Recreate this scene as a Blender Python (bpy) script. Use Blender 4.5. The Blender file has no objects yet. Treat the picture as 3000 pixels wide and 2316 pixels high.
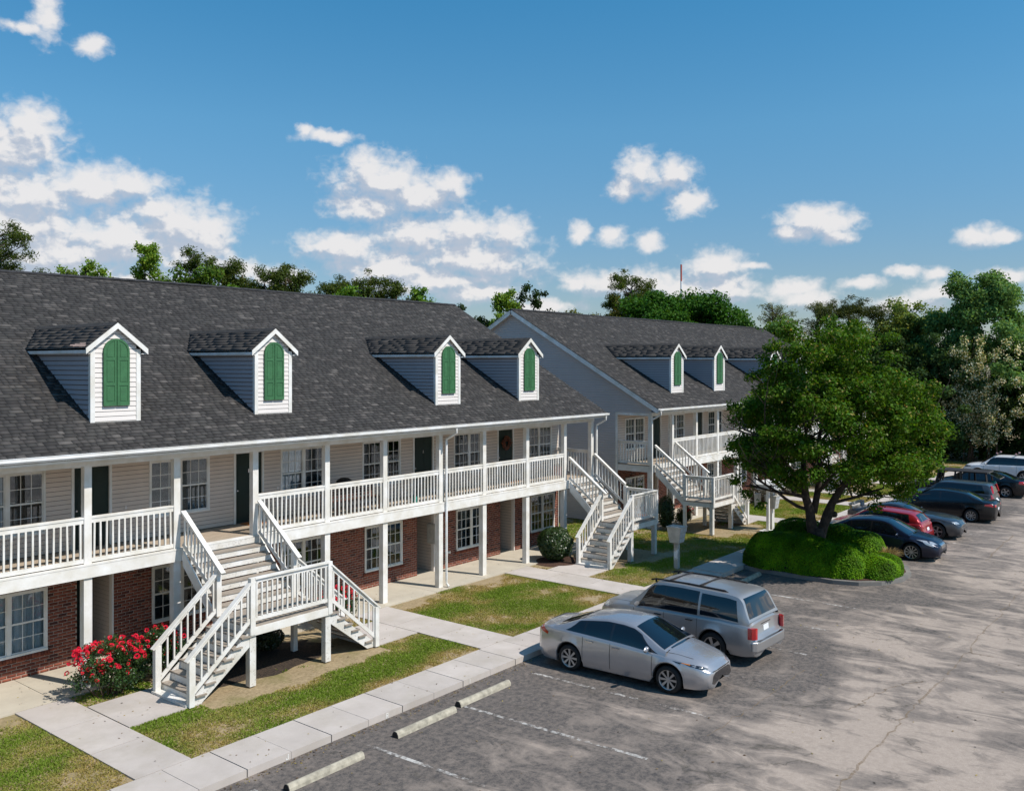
import bpy, math, random
import numpy as np
from mathutils import Vector, Matrix, noise as mnoise
from mathutils.bvhtree import BVHTree
S = bpy.context.scene
COL = S.collection
PI = math.pi
rad = math.radians

# ------------------------------------------------------------------ camera
cam_d = bpy.data.cameras.new('camera')
cam = bpy.data.objects.new('camera', cam_d); COL.objects.link(cam)
S.camera = cam
CAM = Vector((0.0, -20.758, 7.5))
cam_d.sensor_width = 36.0
cam_d.lens = 2643.0/3000.0*36.0
cam_d.shift_y = -91.0/3000.0
cam_d.clip_end = 5000
cam.location = CAM
YAW = math.atan(2110.0/2643.0)
cam.rotation_euler = (PI/2, 0, YAW-PI/2)
# ------------------------------------------------------------------ sun + sky
SUN_EL, SUN_AZ = rad(51), math.atan2(0.25, -0.97)        # azimuth measured from +Y towards +X
sun_d = bpy.data.lights.new('sun', 'SUN'); sun = bpy.data.objects.new('sun', sun_d); COL.objects.link(sun)
sun_d.energy = 4.8; sun_d.angle = rad(0.55); sun_d.color = (1.0, 0.935, 0.86)
sv = Vector((math.sin(SUN_AZ)*math.cos(SUN_EL), math.cos(SUN_AZ)*math.cos(SUN_EL), math.sin(SUN_EL)))
sun.rotation_euler = sv.to_track_quat('Z', 'Y').to_euler()
sun.location = (0, -60, 80)
S.view_settings.view_transform = 'Standard'; S.view_settings.look = 'None'
S.view_settings.exposure = 0.12; S.view_settings.gamma = 1.0; S.view_settings.use_curve_mapping = False
S.render.engine = 'CYCLES'

def nd(nt, typ, loc=None, **kw):
    n = nt.nodes.new(typ)
    for k, v in kw.items():
        if k == 'i':
            for kk, vv in v.items(): n.inputs[kk].default_value = vv
        else: setattr(n, k, v)
    return n
def math_n(nt, op, a, b=None, c=None, clamp=False):
    n = nt.nodes.new('ShaderNodeMath'); n.operation = op; n.use_clamp = clamp
    for i, v in enumerate((a, b, c)):
        if v is None: continue
        if hasattr(v, 'is_linked') or isinstance(v, bpy.types.NodeSocket): nt.links.new(v, n.inputs[i])
        else: n.inputs[i].default_value = v
    return n.outputs[0]
def ramp(nt, fac, stops, interp='LINEAR'):
    n = nt.nodes.new('ShaderNodeValToRGB'); cr = n.color_ramp; cr.interpolation = interp
    while len(cr.elements) < len(stops): cr.elements.new(0.5)
    for e, (p, c) in zip(cr.elements, stops):
        e.position = p; e.color = (c, c, c, 1) if not hasattr(c, '__len__') else (*c, 1)
    nt.links.new(fac, n.inputs[0]); return n.outputs[0]
def mixc(nt, fac, a, b, mode='MIX'):
    n = nt.nodes.new('ShaderNodeMix'); n.data_type = 'RGBA'; n.blend_type = mode
    for s, v in ((0, fac), (6, a), (7, b)):
        if isinstance(v, bpy.types.NodeSocket): nt.links.new(v, n.inputs[s])
        elif s == 0: n.inputs[0].default_value = v
        else: n.inputs[s].default_value = (*v, 1)
    return n.outputs[2]

# clouds: (x, y, rx, ry) measured on the photograph (2184 px wide), turned into directions of the sky
CL = [(60,275,75,55),(20,315,120,62),(70,415,125,58),(190,400,85,48),(275,392,75,38),(20,480,170,70),(335,445,55,32),
(390,480,105,58),(435,500,55,58),(250,515,150,62),(120,545,210,60),(400,545,95,38),(515,572,55,22),(230,600,260,32),
(-60,380,150,120),(-120,500,150,100),
(100,38,34,55),(50,58,48,15),(198,92,36,24),(700,292,62,15),(655,281,24,13),
(815,385,105,46),(788,362,50,42),(960,390,44,28),(885,420,95,34),(780,445,80,26),
(740,525,88,34),(900,500,105,44),(985,492,58,48),(1080,500,55,42),(1000,552,140,46),(820,572,125,42),(920,600,150,24),(1030,625,95,24),(590,590,60,28),(840,612,80,18),
(1368,365,54,42),(1435,368,48,36),(1330,405,32,22),(1470,432,38,32),(1232,490,24,24),(1306,502,30,24),(1385,515,28,22),
(1722,468,58,32),(1772,480,58,32),(1700,496,52,22),(1785,506,42,18),(2090,502,52,22),(2142,500,32,12),
(1230,602,34,16),(1300,602,70,28),(1385,602,80,32),(1530,568,70,36),(1540,612,74,28),(1605,570,34,9),(1450,618,66,26),(1690,612,64,20),(1725,636,66,22),
(1840,602,48,12),(1920,577,32,11),(1995,582,34,14),(2000,622,64,22),(2150,590,66,18),(1930,648,90,22),(1150,652,80,18)]
def pix_dir(px, py):
    F = Vector((math.cos(YAW), math.sin(YAW), 0)); R = Vector((math.sin(YAW), -math.cos(YAW), 0))
    d = F + R*((px*1.37363-1500)/2643.0) + Vector((0, 0, 1))*((1067-py*1.37363)/2643.0)
    return math.atan2(d.y, d.x), math.atan2(d.z, math.hypot(d.x, d.y))
W = bpy.data.worlds.new('World'); S.world = W; W.use_nodes = True
nt = W.node_tree; nt.nodes.clear(); L = nt.links.new
out = nd(nt, 'ShaderNodeOutputWorld'); bg = nd(nt, 'ShaderNodeBackground')
sky = nd(nt, 'ShaderNodeTexSky'); sky.sky_type = 'NISHITA'; sky.sun_disc = False
sky.sun_elevation = SUN_EL; sky.sun_rotation = SUN_AZ; sky.air_density = 1.0; sky.dust_density = 0.25; sky.ozone_density = 3.0; sky.altitude = 0
SKY_STR = 0.105
tc = nd(nt, 'ShaderNodeTexCoord')
sp = nd(nt, 'ShaderNodeSeparateXYZ'); L(tc.outputs['Generated'], sp.inputs[0])
az = math_n(nt, 'ARCTAN2', sp.outputs[1], sp.outputs[0])
hyp = math_n(nt, 'SQRT', math_n(nt, 'ADD', math_n(nt, 'MULTIPLY', sp.outputs[0], sp.outputs[0]), math_n(nt, 'MULTIPLY', sp.outputs[1], sp.outputs[1])))
el = math_n(nt, 'ARCTAN2', sp.outputs[2], hyp)
azL = pix_dir(-230, 300)[0]                       # the pattern of clouds goes on round the sky
azR = pix_dir(2230, 300)[0]; PER = azL-azR
u = math_n(nt, 'MODULO', math_n(nt, 'SUBTRACT', azL+4*PER, az), PER)
cmb = nd(nt, 'ShaderNodeCombineXYZ'); L(u, cmb.inputs[0]); L(el, cmb.inputs[1])
n1 = nd(nt, 'ShaderNodeTexNoise', i={'Scale': 26.0, 'Detail': 6.0, 'Roughness': 0.62}); n1.noise_dimensions = '3D'
L(cmb.outputs[0], n1.inputs['Vector'])
wv = nd(nt, 'ShaderNodeVectorMath', operation='SUBTRACT'); L(n1.outputs['Color'], wv.inputs[0]); wv.inputs[1].default_value = (.5, .5, .5)
ws = nd(nt, 'ShaderNodeVectorMath', operation='MULTIPLY'); L(wv.outputs[0], ws.inputs[0]); ws.inputs[1].default_value = (.030, .020, 0)
wa = nd(nt, 'ShaderNodeVectorMath', operation='ADD'); L(cmb.outputs[0], wa.inputs[0]); L(ws.outputs[0], wa.inputs[1])
def blobs(vec, items):
    cur = None
    for (x, y, rx, ry) in items:
        a0, e0 = pix_dir(x, y); a1, _ = pix_dir(x+rx, y); _, e1 = pix_dir(x, y-ry)
        ra, re = abs(a1-a0), abs(e1-e0); uu = (azL-a0)
        m = nt.nodes.new('ShaderNodeVectorMath'); m.operation = 'MULTIPLY_ADD'; L(vec, m.inputs[0])
        m.inputs[1].default_value = (1/ra, 1/re, 0); m.inputs[2].default_value = (-uu/ra, -e0/re, 0)
        ln = nt.nodes.new('ShaderNodeVectorMath'); ln.operation = 'LENGTH'; L(m.outputs[0], ln.inputs[0])
        cur = ln.outputs['Value'] if cur is None else math_n(nt, 'SMOOTH_MIN', cur, ln.outputs['Value'], 0.42)
    return cur
dist = blobs(wa.outputs[0], CL)
# a second, finer noise rounds the edges into puffs; its slope towards the sun gives the modelling
def puff(off):
    v = nd(nt, 'ShaderNodeVectorMath', operation='ADD'); L(cmb.outputs[0], v.inputs[0]); v.inputs[1].default_value = off
    q = nd(nt, 'ShaderNodeVectorMath', operation='MULTIPLY'); L(v.outputs[0], q.inputs[0]); q.inputs[1].default_value = (1, 1.35, 1)
    n = nd(nt, 'ShaderNodeTexNoise', i={'Scale': 26.0, 'Detail': 3.0, 'Roughness': 0.5, 'Distortion': 0.1}); n.noise_dimensions = '2D'
    n2 = nd(nt, 'ShaderNodeTexNoise', i={'Scale': 78.0, 'Detail': 6.0, 'Roughness': 0.55, 'Distortion': 0.25}); n2.noise_dimensions = '2D'
    L(q.outputs[0], n.inputs['Vector']); L(q.outputs[0], n2.inputs['Vector']); return math_n(nt, 'ADD', math_n(nt, 'MULTIPLY', n.outputs[0], .5), math_n(nt, 'MULTIPLY', n2.outputs[0], .5))
p0 = puff((0, 0, 0)); p1 = puff((0.004, 0.0075, 0))
dens = math_n(nt, 'ADD', math_n(nt, 'SUBTRACT', 1.36, dist), math_n(nt, 'MULTIPLY', math_n(nt, 'SUBTRACT', p0, 0.5), 2.0))
mr = nd(nt, 'ShaderNodeMapRange', interpolation_type='SMOOTHSTEP', i={'From Min': -0.12, 'From Max': 1.0}); L(dens, mr.inputs['Value'])
alpha = mr.outputs[0]
up_ = nd(nt, 'ShaderNodeVectorMath', operation='ADD'); L(wa.outputs[0], up_.inputs[0]); up_.inputs[1].default_value = (.006, .017, 0)
above = blobs(up_.outputs[0], [c for c in CL if c[2] > 42 and c[3] > 20])
lit = math_n(nt, 'ADD', math_n(nt, 'MULTIPLY', math_n(nt, 'SUBTRACT', p0, p1), 5.0), math_n(nt, 'MULTIPLY', math_n(nt, 'SUBTRACT', above, dist), 2.4))
lowf = nd(nt, 'ShaderNodeTexNoise', i={'Scale': 11.0, 'Detail': 3.0}); lowf.noise_dimensions = '2D'; L(cmb.outputs[0], lowf.inputs['Vector'])
lit2 = math_n(nt, 'ADD', lit, math_n(nt, 'MULTIPLY', math_n(nt, 'SUBTRACT', lowf.outputs[0], 0.42), .8))
shade = nd(nt, 'ShaderNodeMapRange', interpolation_type='SMOOTHSTEP', i={'From Min': -0.50, 'From Max': 1.05}); L(lit2, shade.inputs['Value'])
ccol = mixc(nt, shade.outputs[0], (0.45, 0.50, 0.59), (0.79, 0.77, 0.765))
# sky colour as the photograph has it: the physical sky, more saturated
hs = nd(nt, 'ShaderNodeHueSaturation', i={'Hue': 0.5, 'Saturation': 1.0, 'Value': 1.0}); L(sky.outputs[0], hs.inputs['Color'])
tone = nd(nt, 'ShaderNodeMapRange', i={'From Min': 0.0, 'From Max': 0.42}); L(el, tone.inputs['Value'])
tcol = ramp(nt, tone.outputs[0], [(0, (.68, .65, .72)), (.25, (.62, .76, .85)), (.6, (.57, 1.0, 1.08)), (1, (.34, 1.04, 1.20))])
sk = nd(nt, 'ShaderNodeVectorMath', operation='MULTIPLY'); L(hs.outputs[0], sk.inputs[0]); L(tcol, sk.inputs[1])
cs = nd(nt, 'ShaderNodeVectorMath', operation='SCALE'); L(ccol, cs.inputs[0]); cs.inputs['Scale'].default_value = 1.0/SKY_STR
alpha2 = math_n(nt, 'MULTIPLY', alpha, 0.93)
fin = mixc(nt, alpha2, sk.outputs[0], cs.outputs[0])
L(fin, bg.inputs['Color']); bg.inputs['Strength'].default_value = SKY_STR
L(bg.outputs[0], out.inputs['Surface'])
W.cycles.sampling_method = 'MANUAL'; W.cycles.sample_map_resolution = 512
# ------------------------------------------------------------------ materials
MAT = {}
def newmat(name):
    m = bpy.data.materials.new(name); m.use_nodes = True; m.node_tree.nodes.clear()
    nt = m.node_tree; o = nd(nt, 'ShaderNodeOutputMaterial'); b = nd(nt, 'ShaderNodeBsdfPrincipled')
    nt.links.new(b.outputs[0], o.inputs[0]); MAT[name] = m
    return m, nt, b, o
def co(nt, scale=(1, 1, 1), obj=False):
    t = nd(nt, 'ShaderNodeNewGeometry'); mp = nd(nt, 'ShaderNodeMapping'); mp.inputs['Scale'].default_value = scale
    if obj:
        tcn = nd(nt, 'ShaderNodeTexCoord'); nt.links.new(tcn.outputs['Object'], mp.inputs[0])
    else: nt.links.new(t.outputs['Position'], mp.inputs[0])
    return mp.outputs[0]
def noi(nt, vec, scale, detail=4, rough=.55, dist=0.0):
    n = nd(nt, 'ShaderNodeTexNoise', i={'Scale': scale, 'Detail': detail, 'Roughness': rough, 'Distortion': dist})
    nt.links.new(vec, n.inputs['Vector']); return n.outputs[0]
def bump(nt, b, h, strength=.3, dist=.01):
    n = nd(nt, 'ShaderNodeBump', i={'Strength': strength, 'Distance': dist}); nt.links.new(h, n.inputs['Height']); nt.links.new(n.outputs[0], b.inputs['Normal'])
def simple(name, c, rough=.6, metal=0, var=.12, scale=6, bmp=0, c2=None, obj=False):
    m, nt, b, o = newmat(name); v = co(nt, obj=obj); n = noi(nt, v, scale)
    c2 = c2 or tuple(x*(1-var*2) for x in c)
    nt.links.new(mixc(nt, ramp(nt, n, [(.35, 0), (.68, 1)]), c2, c), b.inputs['Base Color'])
    b.inputs['Roughness'].default_value = rough; b.inputs['Metallic'].default_value = metal
    if bmp: bump(nt, b, noi(nt, v, scale*12, 3), bmp, .004)
    return m
def tinted(name, rough=.8, gain=1.0, fine=40, amt=.25, bmp=.2, spec=.5):
    """colour comes from the piece's own 'tint', broken up by a fine noise"""
    m, nt, b, o = newmat(name); a = nd(nt, 'ShaderNodeAttribute', attribute_name='tint'); v = co(nt)
    n = noi(nt, v, fine, 3)
    k = nd(nt, 'ShaderNodeVectorMath', operation='SCALE'); nt.links.new(a.outputs['Color'], k.inputs[0])
    nt.links.new(math_n(nt, 'MULTIPLY_ADD', math_n(nt, 'SUBTRACT', n, .5), amt*4, gain), k.inputs['Scale'])
    nt.links.new(k.outputs[0], b.inputs['Base Color']); b.inputs['Roughness'].default_value = rough
    b.inputs['Specular IOR Level'].default_value = spec
    if bmp: bump(nt, b, n, bmp, .003)
    return m
def white_paint(name, c, wear=.0, wood=(.25, .22, .19), rough=.5, dirt=.20):
    m, nt, b, o = newmat(name); v = co(nt)
    n = noi(nt, v, 2.3, 5); n2 = noi(nt, v, 19, 5, .65)
    base = mixc(nt, ramp(nt, n, [(.35, 1), (.7, 0)]), c, tuple(x*(1-dirt*y) for x, y in zip(c, (1, 1.15, 1.5))))
    sp_ = ramp(nt, n2, [(.60-wear*.2, 0), (.66-wear*.2, 1)])
    base = mixc(nt, math_n(nt, 'MULTIPLY', sp_, min(1, .25+wear*1.5) if wear else .12), base, wood)
    nt.links.new(base, b.inputs['Base Color']); b.inputs['Roughness'].default_value = rough
    bump(nt, b, n2, .15, .003); return m
white_paint('white_trim', (.80, .80, .79))
white_paint('white_wood', (.80, .79, .77), wear=0)
white_paint('white_worn', (.74, .73, .71), wear=.16)
white_paint('gutter_white', (.82, .83, .84), rough=.35)
simple('siding', (.66, .55, .465), .55, var=.05, scale=1.5); simple('lap_shade_backing', (.16, .135, .12), .9)  # dark wall backing paints the shadow lines between the lapped boards
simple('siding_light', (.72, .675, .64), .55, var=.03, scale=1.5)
simple('siding_gable', (.50, .465, .455), .55, var=.06, scale=.6); simple('siding_dormer_shade', (.36, .36, .39), .55, var=.04, scale=1)  # dormer sides: same siding as the front, with shade painted into its colour
simple('soffit', (.62, .6, .55), .7)
simple('shutter_green', (.040, .150, .058), .55, var=.10, scale=8)
simple('door_green', (.003, .018, .012), .65, var=.1)
simple('mortar', (.46, .355, .285), .95, var=.2, scale=9, bmp=.2)
simple('threshold', (.1, .08, .07), .8)
simple('dark_iron', (.012, .012, .013), .5)
simple('rubber', (.012, .012, .013), .75, var=.2, scale=20)
simple('underbody', (.004, .004, .004), .9)
simple('chrome', (.6, .6, .62), .18, metal=1, var=.03)
simple('rim_alloy', (.50, .50, .51), .30, metal=.75, var=.05)
simple('teal', (.01, .30, .24), .5); simple('red_plastic', (.45, .02, .02), .5); simple('orange_mat', (.45, .16, .04), .9)
simple('grey_box', (.50, .49, .46), .5); simple('mail_grey', (.44, .425, .385), .5, var=.12, scale=5); simple('mail_shade', (.5, .52, .53), .45, var=.1, scale=5)
simple('bark', (.055, .042, .033), .95, var=.35, scale=9, bmp=.8)
simple('bark_pine', (.10, .07, .05), .95, var=.3, scale=5, bmp=.6)
simple('stem_brown', (.09, .055, .035), .9)
simple('curb_black', (.012, .012, .012), .7)
simple('stop_concrete', (.46, .42, .33), .9, var=.22, scale=7, bmp=.5)
simple('antenna_red', (.5, .1, .08), .6)
simple('plate', (.72, .74, .78), .4, var=.02)
simple('pink_strap', (.85, .5, .5), .7); simple('underlay_torn', (.42, .30, .25), .9)
simple('bed_mulch', (.11, .05, .028), 1, var=.4, scale=30, bmp=.8)
simple('landing_shade', (.075, .05, .032), 1, var=.45, scale=26, bmp=.8)  # near-black brown that paints the shade on the ground below the landing
simple('blossom', (.55, .48, .32), .8, var=.25, scale=3)
tinted('brick', .85, fine=60, amt=.18, bmp=.35, spec=.2)
tinted('shingle', .9, gain=1.12, fine=160, amt=.28, bmp=.5, spec=.25)
m = simple('roof_back', (.05, .05, .052), .9, scale=8); simple('cap_shingle', (.046, .043, .041), .9, var=.25, scale=9); m = simple('ridge_cap', (.035, .034, .036), .9, var=.3, scale=7)
# weathered stair treads and deck boards
def wood(name, c1, c2, paint=None):
    m, nt, b, o = newmat(name); v = co(nt, (2.0, 22, 22)); n = noi(nt, v, 1.6, 6, .65, .6); v2 = co(nt); n2 = noi(nt, v2, 2.2, 4)
    c = mixc(nt, ramp(nt, n, [(.3, 0), (.7, 1)]), c1, c2)
    if paint: c = mixc(nt, ramp(nt, n2, [(.52, 0), (.60, 1)]), c, paint)
    nt.links.new(c, b.inputs['Base Color']); b.inputs['Roughness'].default_value = .85; bump(nt, b, n, .4, .004)
wood('tread_wood', (.17, .135, .105), (.40, .35, .29)); wood('deck_wood', (.27, .21, .15), (.46, .38, .29)); wood('post_worn', (.3, .27, .23), (.5, .47, .42), (.72, .72, .71))
# concrete
def concrete(name, c, c2, stain=(.33, .29, .23)):
    m, nt, b, o = newmat(name); v = co(nt); n = noi(nt, v, 1.1, 5); n2 = noi(nt, v, 60, 3, .7); n3 = noi(nt, v, .9, 6, .7)
    ob = nd(nt, 'ShaderNodeObjectInfo')
    c_ = mixc(nt, ramp(nt, n, [(.3, 0), (.72, 1)]), c2, c)
    c_ = mixc(nt, math_n(nt, 'MULTIPLY', ramp(nt, n3, [(.46, 0), (.70, 1)]), .5), c_, stain)
    k = nd(nt, 'ShaderNodeVectorMath', operation='SCALE'); nt.links.new(c_, k.inputs[0])
    nt.links.new(math_n(nt, 'ADD', math_n(nt, 'MULTIPLY_ADD', ob.outputs['Random'], .10, .85), math_n(nt, 'MULTIPLY', n2, .26)), k.inputs['Scale'])
    nt.links.new(k.outputs[0], b.inputs['Base Color']); b.inputs['Roughness'].default_value = .92; bump(nt, b, n2, .35, .003)
concrete('concrete', (.49, .44, .40), (.41, .365, .33)); concrete('patio_concrete', (.49, .44, .35), (.42, .375, .30)); concrete('island_kerb', (.20, .19, .175), (.13, .125, .12))
# asphalt: worn grey-brown, with black patches, cracks and specks (one colour network, shared by the worn lines)
def asphalt_color(nt):
    v = co(nt); vs = co(nt, (.55, 1.0, 1)); vd = co(nt, (1.0, .45, 1))
    big = noi(nt, vs, .32, 6, .62, .7); med = noi(nt, vd, 1.25, 7, .68, .9); fine = noi(nt, v, 7, 8, .82); gr = noi(nt, v, 90, 2, .7)
    sx = nd(nt, 'ShaderNodeSeparateXYZ'); nt.links.new(v, sx.inputs[0])
    # parking bays are darker (oil, less sun-bleached) than the driving lane
    lane = nd(nt, 'ShaderNodeMapRange', i={'From Min': -15.5, 'From Max': -8.5, 'To Min': -.02, 'To Max': .125}); nt.links.new(sx.outputs[1], lane.inputs['Value'])
    s = math_n(nt, 'ADD', math_n(nt, 'ADD', math_n(nt, 'MULTIPLY', big, .45), math_n(nt, 'MULTIPLY', med, .55)), lane.outputs[0])
    dark = ramp(nt, s, [(.46, 0), (.52, .55), (.60, 1)])
    dark = math_n(nt, 'MULTIPLY', dark, math_n(nt, 'MULTIPLY_ADD', ramp(nt, fine, [(.36, 0), (.60, 1)]), .45, .50))
    base = mixc(nt, ramp(nt, fine, [(.2, 0), (.8, 1)]), (.26, .21, .172), (.44, .365, .305))
    c = mixc(nt, dark, base, (.038, .036, .037))
    vo = nd(nt, 'ShaderNodeTexVoronoi', feature='DISTANCE_TO_EDGE', i={'Scale': .30, 'Randomness': 1.0})
    nv = nd(nt, 'ShaderNodeTexNoise', i={'Scale': 1.7, 'Detail': 6.0, 'Roughness': .6}); nt.links.new(v, nv.inputs['Vector'])
    dv = nd(nt, 'ShaderNodeVectorMath', operation='MULTIPLY_ADD'); nt.links.new(nv.outputs['Color'], dv.inputs[0]); dv.inputs[1].default_value = (1.6, 1.6, 0); nt.links.new(v, dv.inputs[2])
    nt.links.new(dv.outputs[0], vo.inputs['Vector'])
    crack = math_n(nt, 'MULTIPLY', ramp(nt, vo.outputs['Distance'], [(.0, 1), (.006, .6), (.016, 0)]), ramp(nt, med, [(.45, 0), (.6, 1)]))
    c = mixc(nt, math_n(nt, 'MULTIPLY', crack, .75), c, (.06, .052, .04))
    k = nd(nt, 'ShaderNodeVectorMath', operation='SCALE'); nt.links.new(c, k.inputs[0]); nt.links.new(math_n(nt, 'MULTIPLY_ADD', gr, .9, .55), k.inputs['Scale'])
    return k.outputs[0], gr, med
m, nt, b, o = newmat('asphalt'); c, gr, med = asphalt_color(nt); nt.links.new(c, b.inputs['Base Color']); b.inputs['Roughness'].default_value = .9; bump(nt, b, gr, .5, .006)
m, nt, b, o = newmat('bay_line'); c, gr, med = asphalt_color(nt); v = co(nt)
wn = noi(nt, v, 9, 6, .75); wl_ = noi(nt, v, .9, 3)
fac = ramp(nt, math_n(nt, 'ADD', math_n(nt, 'MULTIPLY', wn, .6), math_n(nt, 'MULTIPLY', wl_, .4)), [(.49, 0), (.60, .75)])
nt.links.new(mixc(nt, fac, c, (.60, .585, .55)), b.inputs['Base Color']); b.inputs['Roughness'].default_value = .9
m, nt, b, o = newmat('crack_fill'); c, gr, med = asphalt_color(nt); v = co(nt); wn = noi(nt, v, 14, 5, .75)
nt.links.new(mixc(nt, ramp(nt, wn, [(.38, 0), (.55, .8)]), c, (.17, .12, .07)), b.inputs['Base Color']); b.inputs['Roughness'].default_value = .95
# soil under the lawn: sand, straw and moss
m, nt, b, o = newmat('lawn_soil'); v = co(nt); n = noi(nt, v, .9, 5, .6, .4); n2 = noi(nt, v, 14, 5, .7); n3 = noi(nt, v, 3.1, 4)
c = mixc(nt, ramp(nt, n2, [(.3, 0), (.7, 1)]), (.19, .14, .07), (.40, .305, .18))
c = mixc(nt, math_n(nt, 'MULTIPLY', ramp(nt, n, [(.34, .7), (.48, 0)]), ramp(nt, n3, [(.3, .3), (.6, 1)])), c, (.16, .15, .045))
nt.links.new(c, b.inputs['Base Color']); b.inputs['Roughness'].default_value = 1; bump(nt, b, n2, .6, .012)
simple('far_ground', (.20, .17, .09), 1, var=.3, scale=.5)
# leaves: diffuse and translucent, tinted leaf by leaf
def leafmat(name, gain=(1, 1, 1), trans=.33, rough=.6, spec=.12):
    m, nt, b, o = newmat(name); a = nd(nt, 'ShaderNodeAttribute', attribute_name='tint')
    g = nd(nt, 'ShaderNodeVectorMath', operation='MULTIPLY'); nt.links.new(a.outputs['Color'], g.inputs[0]); g.inputs[1].default_value = gain
    nt.links.new(g.outputs[0], b.inputs['Base Color']); b.inputs['Roughness'].default_value = rough; b.inputs['Specular IOR Level'].default_value = spec
    t = nd(nt, 'ShaderNodeBsdfTranslucent'); g2 = nd(nt, 'ShaderNodeVectorMath', operation='MULTIPLY'); nt.links.new(g.outputs[0], g2.inputs[0]); g2.inputs[1].default_value = (1.6, 1.5, .7)
    nt.links.new(g2.outputs[0], t.inputs[0]); mx = nd(nt, 'ShaderNodeMixShader'); mx.inputs[0].default_value = trans
    nt.links.new(b.outputs[0], mx.inputs[1]); nt.links.new(t.outputs[0], mx.inputs[2]); nt.links.new(mx.outputs[0], o.inputs[0])
leafmat('leaf'); leafmat('leaf_glossy', trans=.15, rough=.35, spec=.5); leafmat('grass_blade', trans=.25, rough=.7, spec=.1); leafmat('petal', trans=.2, rough=.6)
simple('leaf_core', (.012, .022, .006), 1)  # solid core painted dark for the shaded inside of hedges and shrubs
# glass in the houses: see-through pane with a mirror-like surface, curtains behind it are real
m, nt, b, o = newmat('window_glass'); nt.nodes.remove(b)
g = nd(nt, 'ShaderNodeBsdfGlossy'); g.inputs['Roughness'].default_value = .02; g.inputs['Color'].default_value = (.9, .95, 1, 1)
t = nd(nt, 'ShaderNodeBsdfTransparent'); t.inputs[0].default_value = (.84, .88, .90, 1); fr = nd(nt, 'ShaderNodeFresnel', i={'IOR': 1.6}); mx = nd(nt, 'ShaderNodeMixShader')
nt.links.new(math_n(nt, 'MULTIPLY_ADD', fr.outputs[0], .95, .02), mx.inputs[0]); nt.links.new(t.outputs[0], mx.inputs[1]); nt.links.new(g.outputs[0], mx.inputs[2]); nt.links.new(mx.outputs[0], o.inputs[0])
def curtain(name, c, fold):
    m, nt, b, o = newmat(name); v = co(nt, (1, 1, .05)); w = noi(nt, v, fold, 3)
    nt.links.new(mixc(nt, ramp(nt, w, [(.35, 0), (.65, 1)]), tuple(x*.75 for x in c), c), b.inputs['Base Color']); b.inputs['Roughness'].default_value = .9  # shade of the folds painted in as darker upright stripes
curtain('curtain', (.80, .82, .80), 16); curtain('curtain_dark', (.07, .08, .085), 9); simple('blind_slat', (.68, .70, .67), .6); simple('room_dark', (.012, .013, .015), .9)
# cars
def paint(name, c, metal=.4, rough=.3, coat=.8):
    m, nt, b, o = newmat(name); v = co(nt, obj=True); n = noi(nt, v, 2.2, 4); nt.links.new(mixc(nt, ramp(nt, n, [(.3, 0), (.75, 1)]), tuple(x*.92 for x in c), c), b.inputs['Base Color'])
    b.inputs['Metallic'].default_value = metal; b.inputs['Roughness'].default_value = rough; b.inputs['Coat Weight'].default_value = coat; b.inputs['Coat Roughness'].default_value = .02
paint('paint_silver', (.45, .445, .46), .62, .26, 1.0); paint('paint_suv', (.40, .395, .395), .62, .32, .5); paint('paint_navy', (.007, .012, .032), .3, .28, .35); paint('paint_red', (.36, .012, .015), .3, .3)
paint('paint_grey', (.05, .055, .066), .5, .3); paint('paint_black', (.004, .005, .008), .0, .25, .25); paint('paint_slate', (.055, .07, .085), .4, .35); paint('paint_white', (.74, .75, .77), .0, .3); paint('matte_black', (.014, .012, .012), 0, .75, 0)
m, nt, b, o = newmat('car_glass'); b.inputs['Base Color'].default_value = (.004, .006, .009, 1); b.inputs['Roughness'].default_value = .03; b.inputs['Specular IOR Level'].default_value = .75; b.inputs['Coat Weight'].default_value = .5
m, nt, b, o = newmat('lamp_clear'); b.inputs['Base Color'].default_value = (.55, .57, .58, 1); b.inputs['Roughness'].default_value = .08; b.inputs['Metallic'].default_value = .5; b.inputs['Coat Weight'].default_value = 1
m, nt, b, o = newmat('lamp_dark'); b.inputs['Base Color'].default_value = (.012, .012, .014, 1); b.inputs['Roughness'].default_value = .08; b.inputs['Coat Weight'].default_value = 1
m, nt, b, o = newmat('lamp_red'); b.inputs['Base Color'].default_value = (.45, .008, .012, 1); b.inputs['Roughness'].default_value = .12; b.inputs['Coat Weight'].default_value = 1
m, nt, b, o = newmat('lamp_amber'); b.inputs['Base Color'].default_value = (.5, .16, .01, 1); b.inputs['Roughness'].default_value = .12; b.inputs['Coat Weight'].default_value = 1
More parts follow.
